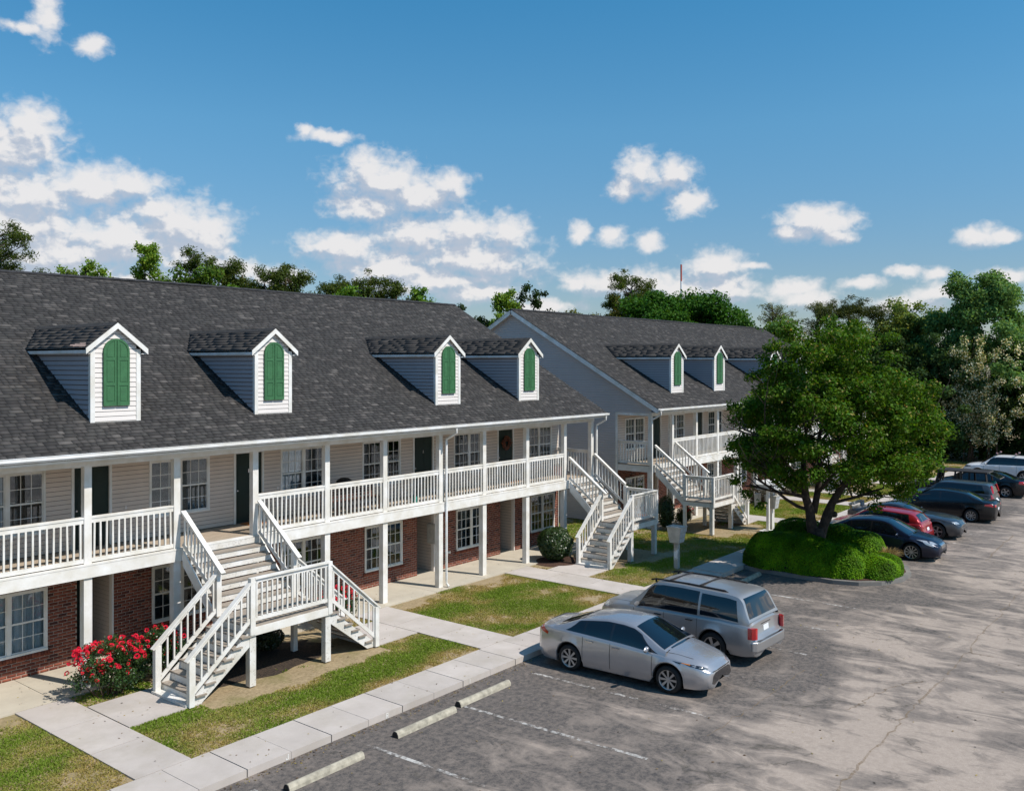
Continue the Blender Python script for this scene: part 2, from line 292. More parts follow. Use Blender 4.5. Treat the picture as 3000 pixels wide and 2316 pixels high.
# ------------------------------------------------------------------ objects and meshes
def tag(o, label=None, cat=None, group=None, kind=None):
    for k, v in (('label', label), ('category', cat), ('group', group), ('kind', kind)):
        if v: o[k] = v
    return o
def thing(name, label, cat, loc=(0, 0, 0), group=None):
    o = bpy.data.objects.new(name, None); COL.objects.link(o); o.location = loc; o.empty_display_size = .2
    return tag(o, label, cat, group)
def woff(p):
    v = Vector((0, 0, 0))
    while p is not None: v += p.location; p = p.parent
    return v
def link(name, me, parent=None, loc=None):
    o = bpy.data.objects.new(name, me); COL.objects.link(o)
    if parent: o.parent = parent
    if loc is not None: o.location = loc
    return o
class MB:
    def __init__(s): s.v = []; s.f = []; s.m = []; s.t = []; s.tint = (1, 1, 1)
    def face(s, pts, m=0):
        n = len(s.v); s.v += [tuple(p) for p in pts]; s.f.append(tuple(range(n, n+len(pts)))); s.m.append(m); s.t.append(s.tint)
    def add(s, vs, fs, m=0):
        n = len(s.v); s.v += [tuple(p) for p in vs]
        for f in fs: s.f.append(tuple(i+n for i in f)); s.m.append(m); s.t.append(s.tint)
    def box(s, a, b, m=0):
        x0, y0, z0 = a; x1, y1, z1 = b
        s.add([(x0,y0,z0),(x1,y0,z0),(x1,y1,z0),(x0,y1,z0),(x0,y0,z1),(x1,y0,z1),(x1,y1,z1),(x0,y1,z1)],
              [(0,3,2,1),(4,5,6,7),(0,1,5,4),(1,2,6,5),(2,3,7,6),(3,0,4,7)], m)
    def beam(s, p, q, w, h, m=0, up=(0, 0, 1)):
        p = Vector(p); q = Vector(q); d = (q-p).normalized(); sd = d.cross(Vector(up))
        if sd.length < 1e-4: sd = Vector((1, 0, 0))
        sd.normalize(); uu = sd.cross(d); a = sd*w/2; c = uu*h/2
        s.add([p-a-c, p+a-c, p+a+c, p-a+c, q-a-c, q+a-c, q+a+c, q-a+c], [(0,1,2,3),(7,6,5,4),(0,4,5,1),(1,5,6,2),(2,6,7,3),(3,7,4,0)], m)
    def prism(s, poly, axis, a, b, m=0):
        """poly: 2D points; axis: the extrusion axis"""
        def P(u, v, w):
            return {'x': (w, u, v), 'y': (u, w, v), 'z': (u, v, w)}[axis]
        n = len(poly); vs = [P(u, v, a) for u, v in poly]+[P(u, v, b) for u, v in poly]
        s.add(vs, [tuple(range(n))[::-1], tuple(range(n, 2*n))]+[(i, (i+1) % n, n+(i+1) % n, n+i) for i in range(n)], m)
    def tube(s, pts, rs, k=7, m=0, cap=True):
        pts = [Vector(p) for p in pts]; n = len(pts); base = len(s.v); ref = Vector((0.3, 0.2, 1)).normalized()
        for i, p in enumerate(pts):
            d = (pts[min(i+1, n-1)]-pts[max(i-1, 0)]).normalized(); a = d.cross(ref)
            if a.length < .05: a = d.cross(Vector((1, 0, 0)))
            a.normalize(); b2 = d.cross(a); r = rs[i] if hasattr(rs, '__len__') else rs
            for j in range(k):
                t = 2*PI*j/k; s.v.append(tuple(p+a*math.cos(t)*r+b2*math.sin(t)*r))
        for i in range(n-1):
            for j in range(k):
                s.f.append((base+i*k+j, base+i*k+(j+1) % k, base+(i+1)*k+(j+1) % k, base+(i+1)*k+j)); s.m.append(m); s.t.append(s.tint)
        if cap:
            s.f.append(tuple(base+j for j in range(k))[::-1]); s.m.append(m); s.t.append(s.tint)
            s.f.append(tuple(base+(n-1)*k+j for j in range(k))); s.m.append(m); s.t.append(s.tint)
    def lathe(s, prof, k=24, axis='z', c=(0, 0, 0), m=0):
        base = len(s.v); n = len(prof)
        for (r, h) in prof:
            for j in range(k):
                t = 2*PI*j/k; u, v = r*math.cos(t), r*math.sin(t)
                s.v.append({'z': (c[0]+u, c[1]+v, c[2]+h), 'x': (c[0]+h, c[1]+u, c[2]+v)}[axis])
        for i in range(n-1):
            for j in range(k):
                s.f.append((base+i*k+j, base+i*k+(j+1) % k, base+(i+1)*k+(j+1) % k, base+(i+1)*k+j)); s.m.append(m); s.t.append(s.tint)
    def build(s, name, mats, parent=None, smooth=False, tint=False, kind=None, auto=None):
        o0 = woff(parent); me = bpy.data.meshes.new(name)
        me.from_pydata([(x-o0.x, y-o0.y, z-o0.z) for x, y, z in s.v], [], s.f)
        for mm in (mats if isinstance(mats, (list, tuple)) else [mats]): me.materials.append(MAT[mm])
        me.polygons.foreach_set('material_index', s.m)
        if smooth: me.polygons.foreach_set('use_smooth', [True]*len(s.f))
        if tint:
            ca = me.color_attributes.new('tint', 'FLOAT_COLOR', 'CORNER'); arr = []
            for f, t in zip(s.f, s.t): arr += [t[0], t[1], t[2], 1]*len(f)
            ca.data.foreach_set('color', arr)
        me.update(); 
        if auto: me.set_sharp_from_angle(angle=rad(auto))
        o = link(name, me, parent)
        if kind: o['kind'] = kind
        return o
def npmesh(name, V, F, mat, tint=None, smooth=False):
    """V (n,3), F (m,k) arrays, tint (m,3)"""
    me = bpy.data.meshes.new(name); m, k = F.shape
    me.vertices.add(len(V)); me.vertices.foreach_set('co', V.astype(np.float32).ravel())
    me.loops.add(m*k); me.loops.foreach_set('vertex_index', F.astype(np.int32).ravel())
    me.polygons.add(m); me.polygons.foreach_set('loop_start', np.arange(0, m*k, k, dtype=np.int32)); me.polygons.foreach_set('loop_total', np.full(m, k, dtype=np.int32))
    if smooth: me.polygons.foreach_set('use_smooth', np.ones(m, dtype=bool))
    me.update(calc_edges=True); me.materials.append(MAT[mat])
    if tint is not None:
        ca = me.color_attributes.new('tint', 'FLOAT_COLOR', 'CORNER'); c = np.ones((m, k, 4), dtype=np.float32); c[:, :, :3] = tint[:, None, :]
        ca.data.foreach_set('color', c.ravel())
    return me
_box = {}
def boxmesh(dx, dy, dz, mat, name):
    key = (round(dx, 3), round(dy, 3), round(dz, 3), mat)
    if key not in _box:
        b = MB(); b.box((-dx/2, -dy/2, -dz/2), (dx/2, dy/2, dz/2)); me = bpy.data.meshes.new(name); me.from_pydata(b.v, [], b.f); me.materials.append(MAT[mat]); _box[key] = me
    return _box[key]
def piece(name, a, b, mat, parent):
    """a box piece from corner a to corner b, sharing its mesh with alike pieces"""
    o0 = woff(parent); d = [b[i]-a[i] for i in range(3)]; c = Vector([(a[i]+b[i])/2 for i in range(3)])
    return link(name, boxmesh(*d, mat, name), parent, c-o0)
def slope_piece(name, p, q, w, h, mat, parent):
    o = MB(); o.beam(p, q, w, h); return o.build(name, mat, parent)
def grow(a, b):
    return a+(b-a)
BOXF = np.array([(0,3,2,1),(4,5,6,7),(0,1,5,4),(1,2,6,5),(2,3,7,6),(3,0,4,7)])
def many_boxes(name, A, B, mat, tint, parent, kind='stuff'):
    """A, B (n,3) opposite corners -> one mesh"""
    A = np.asarray(A, float); B = np.asarray(B, float); n = len(A); o0 = np.array(woff(parent)); A = A-o0; B = B-o0
    sel = np.array([(0,0,0),(1,0,0),(1,1,0),(0,1,0),(0,0,1),(1,0,1),(1,1,1),(0,1,1)])
    V = np.where(sel[None] == 0, A[:, None, :], B[:, None, :]).reshape(-1, 3)
    F = (BOXF[None]+(np.arange(n)*8)[:, None, None]).reshape(-1, 4)
    me = npmesh(name, V, F, mat, np.repeat(np.asarray(tint), 6, axis=0)); o = link(name, me, parent)
    if kind: o['kind'] = kind
    return o
# ------------------------------------------------------------------ buildings
rng = np.random.default_rng(11); R_ = random.Random(5)
SL = 0.565; TH = math.atan(SL); EY, EZ = -0.45, 5.50; RY, RZ = 8.08, 5.50+SL*(8.08+0.45)
TW = [.14, .18, .22, .27, .32]
TP = [(.040,.038,.037), (.047,.045,.043), (.035,.033,.032), (.055,.051,.049), (.070,.065,.061), (.090,.083,.078)]
TPROB = [.29, .25, .19, .15, .08, .04]
_tab = {}
def tab_verts(w, e, t, g=.003):
    return np.array([(g,0,0),(w-g,0,0),(w-g,e,0),(g,e,0),(g,0,t),(w-g,0,t),(w-g,e,.001),(g,e,.001)])
def shingle_field(parent, O, U, Vv, N, length, height, seed, top=None, indiv=0, hide=None, expo=.14, name='shingle', thick=1.0):
    """courses of laminated tabs over the parallelogram O + a*U + b*Vv; top(b)->(a0,a1) limits; the nearest 'indiv' are objects"""
    r = np.random.default_rng(seed); O = np.array(O, float); U = np.array(U, float); Vv = np.array(Vv, float); N = np.array(N, float)
    recs = []
    nc = int(height/expo)
    for k in range(nc+1):
        b = k*expo; e = min(expo, height-b)
        if e < .02: continue
        a0, a1 = (0, length) if top is None else top(b)
        a = a0-r.random()*.3
        while a < a1:
            wi = r.integers(0, 5); ti = r.choice(6, p=TPROB); w = TW[wi]*(2.4 if thick < 1 else 1)
            aa, ww = max(a, a0), min(a+w, a1)-max(a, a0)
            if ww > .03 and not (hide and hide(aa+ww/2, b)): recs.append((aa, b, ww, e, wi if (aa == a and ww == w and e == expo) else -1, ti, (.006+.007*r.random())*thick))
            a += w
    P = np.array([O+U*q[0]+Vv*q[1] for q in recs]); d = np.linalg.norm(P-np.array(CAM), axis=1)
    order = np.argsort(d); ind = set()
    if indiv:
        for i in order:
            if recs[i][4] >= 0 and P[i][0] > 8.2 and len(ind) < indiv: ind.add(int(i))
    Vs, Ts = [], []
    o0 = np.array(woff(parent)); M3 = np.stack([U, Vv, N], axis=1)
    for i, q in enumerate(recs):
        if i in ind:
            key = (q[4], q[5])
            if key not in _tab:
                _tab[key] = npmesh(name, tab_verts(TW[q[4]], expo, .010), BOXF, 'shingle', np.tile(TP[q[5]], (6, 1)))
            o = link(name, _tab[key], parent); m = Matrix([[M3[a][b2] for b2 in range(3)] for a in range(3)]).to_4x4(); m.translation = Vector(P[i]-o0); o.matrix_local = m
        else:
            Vs.append(tab_verts(q[2], q[3], q[6], .003 if thick >= 1 else 0) @ M3.T + (P[i]-o0)); Ts.append(TP[q[5]])
    n = len(Vs); V = np.concatenate(Vs); F = (BOXF[None]+(np.arange(n)*8)[:, None, None]).reshape(-1, 4)
    T = np.array(Ts)*(1+(r.random((n, 1))-.5)*.22)
    if thick < 1: T = T*.4+np.array([.044, .041, .039])*.55
    o = link(name+'s', npmesh(name+'s', V, F, 'shingle', np.repeat(T, 6, axis=0)), parent); o['kind'] = 'stuff'
def rects(x0, x1, z0, z1, holes):
    """split a wall rectangle round its openings"""
    out = []; cur = x0
    for (a, b, c, d) in sorted(holes):
        if a > cur: out.append((cur, a, z0, z1))
        if c > z0: out.append((a, b, z0, c))
        if d < z1: out.append((a, b, d, z1))
        cur = b
    if cur < x1: out.append((cur, x1, z0, z1))
    return out
_brk = {}
BT = [(.215,.068,.044), (.18,.056,.037), (.26,.085,.054), (.145,.045,.033), (.225,.076,.052), (.085,.034,.029)]
def brick_wall(parent, rs, y, indiv, seed, fine=True):
    r = np.random.default_rng(seed); recs = []
    L_, H_, J = .200, .062, .017
    for k in range(int(2.75/(H_+J))+1):
        z = k*(H_+J)+.004
        for (a, b, c, d) in rs:
            za, zb = max(z, c+.003), min(z+H_, d-.003)
            if zb-za < .02: continue
            x = math.floor(a/(L_+J))*(L_+J)-(L_+J)*(.5 if k % 2 else 0)
            while x < b:
                xa, xb = max(x, a+.002), min(x+L_, b-.002)
                if xb-xa > .02: recs.append((xa, xb, za, zb, abs(xb-xa-L_) < .001 and abs(zb-za-H_) < .001))
                x += L_+J
    C = np.array([((q[0]+q[1])/2, y, (q[2]+q[3])/2) for q in recs]); d = np.linalg.norm(C-np.array(CAM), axis=1)
    ind = set()
    for i in np.argsort(d):
        if recs[i][4] and C[i][0] > 8.25 and not (10.1 < C[i][0] < 10.9 and C[i][2] > 2.3) and len(ind) < indiv: ind.add(int(i))
    A, B, T = [], [], []; o0 = woff(parent)
    for i, q in enumerate(recs):
        ti = r.choice(6, p=[.28, .22, .18, .14, .11, .07])
        if i in ind:
            if ti not in _brk: _brk[ti] = npmesh('brick', (np.array([(0,0,0),(1,0,0),(1,1,0),(0,1,0),(0,0,1),(1,0,1),(1,1,1),(0,1,1)])-.5)*np.array([L_, .03, H_]), BOXF, 'brick', np.tile(BT[ti], (6, 1)))
            link('brick', _brk[ti], parent, Vector(C[i])+Vector((0, .015+.003*r.random(), 0))-o0)
        else:
            j = .003*r.random(); A.append((q[0], y+j, q[2])); B.append((q[1], y+.03+j, q[3])); T.append(np.array(BT[ti])*(1+(r.random()-.5)*.2))
    many_boxes('bricks', A, B, 'brick', T, parent)
def siding(parent, rs, y, mat, indiv, expo=.115, name='siding_board', axis='y', sgn=-1):
    """lapped boards; lower edge proud. sgn: side the wall faces along the axis"""
    mb = MB(); n = 0
    for (a, b, c, d) in rs:
        k0 = math.floor((c-2.87)/expo); z = 2.87+k0*expo
        while z < d-.01:
            za, zb = max(z, c), min(z+expo, d)
            if zb-za > .015:
                poly = [(0, za+.014), (sgn*.022, za+.014), (sgn*.010, zb), (0, zb)]
                if axis == 'y': P = [(y+u, w) for u, w in poly]
                m = MB() if n < indiv else mb
                if axis == 'y': m.add([(a, y+u, w) for u, w in poly]+[(b, y+u, w) for u, w in poly], [(0,1,2,3),(7,6,5,4),(0,4,5,1),(1,5,6,2),(2,6,7,3),(3,7,4,0)])
                else: m.add([(y+u, a, w) for u, w in poly]+[(y+u, b, w) for u, w in poly], [(0,1,2,3),(7,6,5,4),(0,4,5,1),(1,5,6,2),(2,6,7,3),(3,7,4,0)])
                if m is not mb: m.build(name, mat, parent); n += 1
            z += expo
    if mb.v: mb.build(name+'s', mat, parent, kind='stuff')
_pane = {}
def window(parent, xc, w, z0, z1, y, inner='curtain', near=True, brick=False, cols=3):
    x0, x1 = xc-w/2, xc+w/2; f = MB(); fw = .055
    f.box((x0, y-.03, z1-fw), (x1, y+.05, z1)); f.box((x0, y-.045, z0), (x1, y+.05, z0+fw))
    f.box((x0, y-.03, z0+fw), (x0+fw, y+.05, z1-fw)); f.box((x1-fw, y-.03, z0+fw), (x1, y+.05, z1-fw))
    f.box((xc-.045, y-.027, z0+fw), (xc+.045, y+.05, z1-fw)); zm = (z0+z1)/2
    fo = f.build('window', 'white_trim', parent)
    g = MB(); mu = MB()
    for (a, b) in ((x0+fw, xc-.045), (xc+.045, x1-fw)):
        mu.box((a, y-.012, zm-.022), (b, y+.03, zm+.022)); mu.box((a, y-.005, z1-fw-.03), (b, y+.03, z1-fw)); mu.box((a, y-.005, z0+fw), (b, y+.03, z0+fw+.035))
        for e in (a, b-.028): mu.box((e, y-.004, z0+fw+.035), (e+.028, y+.029, z1-fw-.03))
        a2, b2 = a+.028, b-.028
        for (c, d) in ((z0+fw+.035, zm-.022), (zm+.022, z1-fw-.03)):
            for i in range(1, cols):
                xx = a2+(b2-a2)*i/cols; mu.box((xx-.008, y+.001, c), (xx+.008, y+.021, d))
            mu.box((a2, y+.002, (c+d)/2-.008), (b2, y+.020, (c+d)/2+.008))
            if near:
                for i in range(cols):
                    for (e, h) in ((c, (c+d)/2-.008), ((c+d)/2+.008, d)):
                        xa = a2+(b2-a2)*i/cols+.008*(i > 0); xb = a2+(b2-a2)*(i+1)/cols-.008*(i < cols-1)
                        piece('pane', (xa, y+.008, e), (xb, y+.014, h), 'window_glass', fo)
            else: piece('pane', (a2, y+.008, c), (b2, y+.014, d), 'window_glass', fo)
    mu.build('muntin', 'white_trim', fo)
    # what stands behind the glass
    c = MB()
    if inner == 'blind':
        z = z0+fw+.02
        while z < z1-fw-.01:
            c.beam((x0+fw, y+.085, z), (x1-fw, y+.085, z), .022, .003, up=(0, .5, 1)); z += .026
        c.build('blind', 'blind_slat', fo, kind='stuff')
    else:
        n = 48; pts = [(x0+fw+(x1-x0-2*fw)*i/n, y+.09+.014*math.sin(i*1.35)+.008*math.sin(i*.6+xc)) for i in range(n+1)]
        for i in range(n):
            (a, ya), (b, yb) = pts[i], pts[i+1]
            if inner == 'half' and i > n*.45 and z1 > 3: continue
            if inner == 'shade' and False: continue
            zb = z0+.03 if inner != 'shade' else z0+.03
            c.face([(a, ya, zb), (b, yb, zb), (b, yb, z1-.03), (a, ya, z1-.03)])
        c.build('curtain', 'curtain_dark' if inner == 'dark' else 'curtain', fo)
    r = MB(); r.box((x0, y+.35, z0-.02), (x1, y+.37, z1+.02)); r.box((x0-.02, y+.06, z0-.02), (x0, y+.35, z1+.02)); r.box((x1, y+.06, z0-.02), (x1+.02, y+.35, z1+.02)); r.box((x0, y+.06, z0-.04), (x1, y+.35, z0-.02)); r.box((x0, y+.06, z1+.02), (x1, y+.35, z1+.04))
    r.build('reveal', 'room_dark', fo)
    if brick:      # rowlock sill of upright bricks
        A, B, T = [], [], []; x = x0-.05
        while x < x1+.05:
            A.append((x, y-.035, z0-.115)); B.append((x+.062, y+.03, z0-.005)); T.append(np.array(BT[R_.randrange(5)])*.85); x += .073
        many_boxes('brick_sill', A, B, 'brick', T, fo)
def door(parent, xc, w, z0, y, wreath=False, knocker=False):
    x0, x1 = xc-w/2, xc+w/2; z1 = z0+2.03
    f = MB(); f.box((x0-.07, y-.03, z0), (x0, y+.06, z1+.07)); f.box((x1, y-.03, z0), (x1+.07, y+.06, z1+.07)); f.box((x0, y-.03, z1), (x1, y+.06, z1+.07))
    fo = f.build('door_frame', 'white_trim', parent)
    d = MB(); d.box((x0, y+.02, z0), (x1, y+.06, z1))
    for (a, b) in ((.10, .44), (.56, .90)):
        for (c, e) in ((.10, .42), (.50, .80), (.86, .96)):
            d.box((x0+w*a, y+.010, z0+2.03*c), (x0+w*b, y+.021, z0+2.03*e))
    do = d.build('door', 'door_green', parent)
    k = MB(); k.lathe([(.0, 0), (.028, 0), (.03, .02), (.018, .03), (.0, .03)], 10, 'z', (0, 0, 0)); k.v = [(x0+.07+vx, y+.01-vz, z0+.95+vy) for vx, vy, vz in k.v]; k.build('door_knob', 'chrome', do)
    if knocker: piece('knocker', (xc-.02, y-.002, z0+1.45), (xc+.02, y+.009, z0+1.56), 'chrome', do)
    t = MB(); t.box((x0, y-.05, z0-.012), (x1, y+.02, z0+.012)); t.build('threshold', 'threshold', fo)
    return do
def dormer(parent, xc, near):
    yF, zB, zW, hw, ho = .62, 6.08, 7.86, .625, .775
    root = MB(); yb = (zW-EZ)/SL+EY           # where the wall top meets the roof
    zt = lambda x: 8.46-abs(x-xc)*.80
    # body: front and two side walls down into the roof
    root.add([(xc-hw, yF+.03, zB-.05), (xc+hw, yF+.03, zB-.05), (xc+hw, yF+.03, zW), (xc, yF+.03, zt(xc)), (xc-hw, yF+.03, zW),
              (xc-hw, yb+.1, zW), (xc+hw, yb+.1, zW)], [(0,1,2,3,4), (0,4,5), (1,6,2)])
    d = root.build('dormer', 'lap_shade_backing', parent)
    for s in (-1, 1):                         # corner boards
        b = MB(); xa = xc+s*hw
        b.box((min(xa, xa-s*.10), yF-.012, zB-.03), (max(xa, xa-s*.10), yF+.03, zW+.02)); b.box((min(xa, xa+s*.012), yF-.012, zB-.03), (max(xa, xa+s*.012), yF+.09, zW+.02)); b.build('corner_board', 'white_trim', d)
    piece('skirt_board', (xc-hw+.10, yF-.010, zB-.03), (xc+hw-.10, yF+.03, zB+.03), 'white_trim', d)
    # lapped boards, front
    e = .118; z = zB+.03
    while z < 8.36:
        z2 = min(z+e, 8.42); x_ = min(hw-.10, max(0, (8.44-z-.012)/.80)); x2 = min(hw-.10, max(0.004, (8.44-z2)/.80))
        if x_ > .03:
            m = MB(); P = [(yF+.02, z+.012), (yF-.002, z+.012), (yF+.010, z2), (yF+.02, z2)]
            m.add([(xc-(x_ if w < z+.05 else x2), u, w) for u, w in P]+[(xc+(x_ if w < z+.05 else x2), u, w) for u, w in P], [(0,1,2,3),(7,6,5,4),(0,4,5,1),(1,5,6,2),(2,6,7,3),(3,7,4,0)]); m.build('siding_board', 'siding_light', d)
        z += e
    for s in (-1, 1):                         # side boards, clipped by the roof slope
        z = zB+.09; far = MB()
        while z < zW-.02:
            z2 = min(z+e, zW); y1 = (z-EZ)/SL+EY; y2 = (z2-EZ)/SL+EY; xs = xc+s*hw
            m = MB() if near else far
            m.add([(xs+s*.020, yF+.09, z+.014), (xs+s*.006, yF+.09, z2), (xs+s*.006, y2, z2), (xs+s*.020, y1, z+.014)], [(0, 1, 2, 3) if s < 0 else (3, 2, 1, 0)])
            m.add([(xs, yF+.09, z), (xs+s*.020, yF+.09, z), (xs+s*.020, y1, z), (xs, y1, z)], [(0, 1, 2, 3)])
            if near: m.build('side_board', 'siding_dormer_shade', d)
            z += e
        if not near: far.build('side_boards', 'siding_dormer_shade', d, kind='stuff')
        b = MB(); b.beam((xs+s*.014, yF+.05, (yF+.05-EY)*SL+EZ+.035), (xs+s*.014, yb, (yb-EY)*SL+EZ+.035), .022, .05); b.build('flashing', 'ridge_cap', d)
    # roof: two slopes, fascias, rake boards
    yf = yF-.085; sl = .80; zA, zE = 8.525, 8.525-ho*sl
    ybE = (zE-EZ)/SL+EY; ybA = (zA-EZ)/SL+EY
    r = MB()
    for s in (-1, 1):
        xe = xc+s*ho; A = (xc, yf, zA-.012); B = (xe, yf, zE-.012); C = (xe, ybE, zE-.012); D = (xc, ybA, zA-.012)
        r.face([A, B, C, D] if s > 0 else [D, C, B, A]); lo = [(p[0], p[1], p[2]-.05) for p in (A, B, C, D)]; r.face(lo[::-1] if s > 0 else lo)
        r.face([A, lo[0], lo[1], B]); r.face([B, lo[1], lo[2], C])
    ro = r.build('dormer_roof', 'roof_back', d)
    for s in (-1, 1):
        n = math.hypot(1, sl); O = (xc+s*ho, yf-.01, zE); U = (0, 1, 0); Vv = (-s/n, 0, sl/n); N = (s*sl/n, 0, 1/n); hgt = ho*n
        O2 = O
        shingle_field(d, O2, U, Vv, N, ybE-yf, hgt, 100+int(xc*10)+s, top=lambda b, n=n: (0, ybE-yf+.02+b*(sl/n)/SL), expo=.125, name='dormer_shingle', thick=.9)
        f = MB(); f.box((min(xc+s*(ho-.02), xc+s*ho), yf, zE-.14), (max(xc+s*(ho-.02), xc+s*ho), ybE-.03, zE-.008)); f.box((min(xc+s*(hw+.005), xc+s*(ho-.02)), yf+.02, zE-.15), (max(xc+s*(hw+.005), xc+s*(ho-.02)), ybE-.12, zE-.135)); f.build('fascia', 'gutter_white', d)
        k = MB(); q = .11
        k.prism([(xc+s*(ho+.012), zE-.018), (xc, zA-.008), (xc, zA-.008-q*1.28), (xc+s*(ho+.012), zE-.018-q*1.28)], 'y', yf-.022, yf, 0); k.build('rake_board', 'white_trim', d)
    k = MB(); k.face([(xc, yf-.01, zA+.012), (xc, ybA, zA+.012), (xc-.12, ybA, zA-.082), (xc-.12, yf-.01, zA-.082)][::-1]); k.face([(xc, yf-.01, zA+.012), (xc, ybA, zA+.012), (xc+.12, ybA, zA-.082), (xc+.12, yf-.01, zA-.082)]); k.build('ridge_cap', 'cap_shingle', d)
    # pair of arched panelled shutters
    zb, zs, ra = 6.49, 7.80, .332
    for s in (-1, 1):
        arc = [(xc+s*ra*math.sin(t), zs+ra*math.cos(t)) for t in [i*PI/2/10 for i in range(11)]]
        ins = xc+s*.004; poly = [(ins, zb)]+[(ins, zs+ra)]+arc[1:]+[(xc+s*ra, zb)]
        k = MB(); k.prism(poly, 'y', yF-.048, yF-.012, 0)
        def frame(x0, x1, z0, z1):
            k.box((min(x0, x1), yF-.060, z0), (max(x0, x1), yF-.047, z1))
        xi, xo = xc+s*.012, xc+s*(ra-.004)
        frame(xi, xi+s*.045, zb, 8.08); frame(xo, xo-s*.05, zb, zs); frame(xi+s*.045, xo-s*.05, zb, zb+.09)
        for zc in (6.98, 7.60): frame(xi+s*.045, xo-s*.05, zc, zc+.07)
        for (z0, z1) in ((zb+.12, 6.95), (7.08, 7.57)): k.box((min(xi+s*.075, xo-s*.08), yF-.057, z0), (max(xi+s*.075, xo-s*.08), yF-.047, z1))
        rim = [(xc+s*(ra-.004)*math.sin(t), zs+(ra-.004)*math.cos(t)) for t in [i*PI/2/10 for i in range(11)]]
        rin = [(xc+s*(ra-.05)*math.sin(t), zs+(ra-.05)*math.cos(t)) for t in [i*PI/2/10 for i in range(11)]]
        for i in range(10): k.prism([rim[i], rim[i+1], rin[i+1], rin[i]], 'y', yF-.060, yF-.047, 0)
        pan = [(xc+s*.09, zs-.12)]+[(xc+s*.09, zs+.20)]+[(xc+s*(ra-.085)*math.sin(t), zs+(ra-.085)*math.cos(t)) for t in [i*PI/2/10 for i in range(4, 11)]]+[(xc+s*(ra-.085), zs-.12)]
        k.prism(pan, 'y', yF-.057, yF-.047, 0)
        k.build('shutter', 'shutter_green', d)
    return d
def posts_and_rails(b, posts, gaps, near_rails=True):
    for i, x in enumerate(posts):
        piece('post', (x-.088, .045, 2.865), (x+.088, .205, 5.13), 'white_wood', b)
        piece('post', (x-.098, .046, 0), (x+.098, .236, 2.60), 'white_wood', b)
    for i in range(len(posts)-1):
        if i in gaps: continue
        a, c = posts[i]+.088, posts[i+1]-.088
        r = MB(); r.box((a, .055, 3.905), (c, .175, 3.95)); r.box((a, .07, 3.80), (c, .11, 3.905))
        ro = r.build('railing', 'white_wood', b); piece('bottom_rail', (a, .062, 2.888), (c, .102, 2.985), 'white_wood', ro); n = max(2, round((c-a)/.148))
        for k in range(n):
            x = a+(c-a)*(k+.5)/n
            o = piece('baluster', (x-.021, .066, 2.985), (x+.021, .106, 3.80), 'white_wood', ro); o.rotation_euler = (R_.gauss(0, .006), R_.gauss(0, .007), R_.gauss(0, .05))
def end_rail(b, x, y0, y1):
    r = MB(); r.box((x-.06, y0, 3.905), (x+.06, y1, 3.95)); r.box((x-.02, y0, 3.80), (x+.02, y1, 3.905)); ro = r.build('railing', 'white_wood', b); piece('bottom_rail', (x-.02, y0, 2.888), (x+.02, y1, 2.985), 'white_wood', ro)
    n = round((y1-y0)/.148)
    for k in range(n):
        y = y0+(y1-y0)*(k+.5)/n; piece('baluster', (x-.018, y-.019, 2.985), (x+.018, y+.019, 3.80), 'white_wood', ro)
def downspout(b, x, y=0.0):
    m = MB(); m.tube([(x, -.50, 5.40), (x, -.50, 5.22), (x, -.30, 5.10), (x, -.05, 4.98), (x, -.045, 4.85), (x, -.045, .25), (x, -.06, .12), (x, -.16, .03)], .042, 8)
    m.build('downspout', 'gutter_white', b, smooth=True, auto=40)
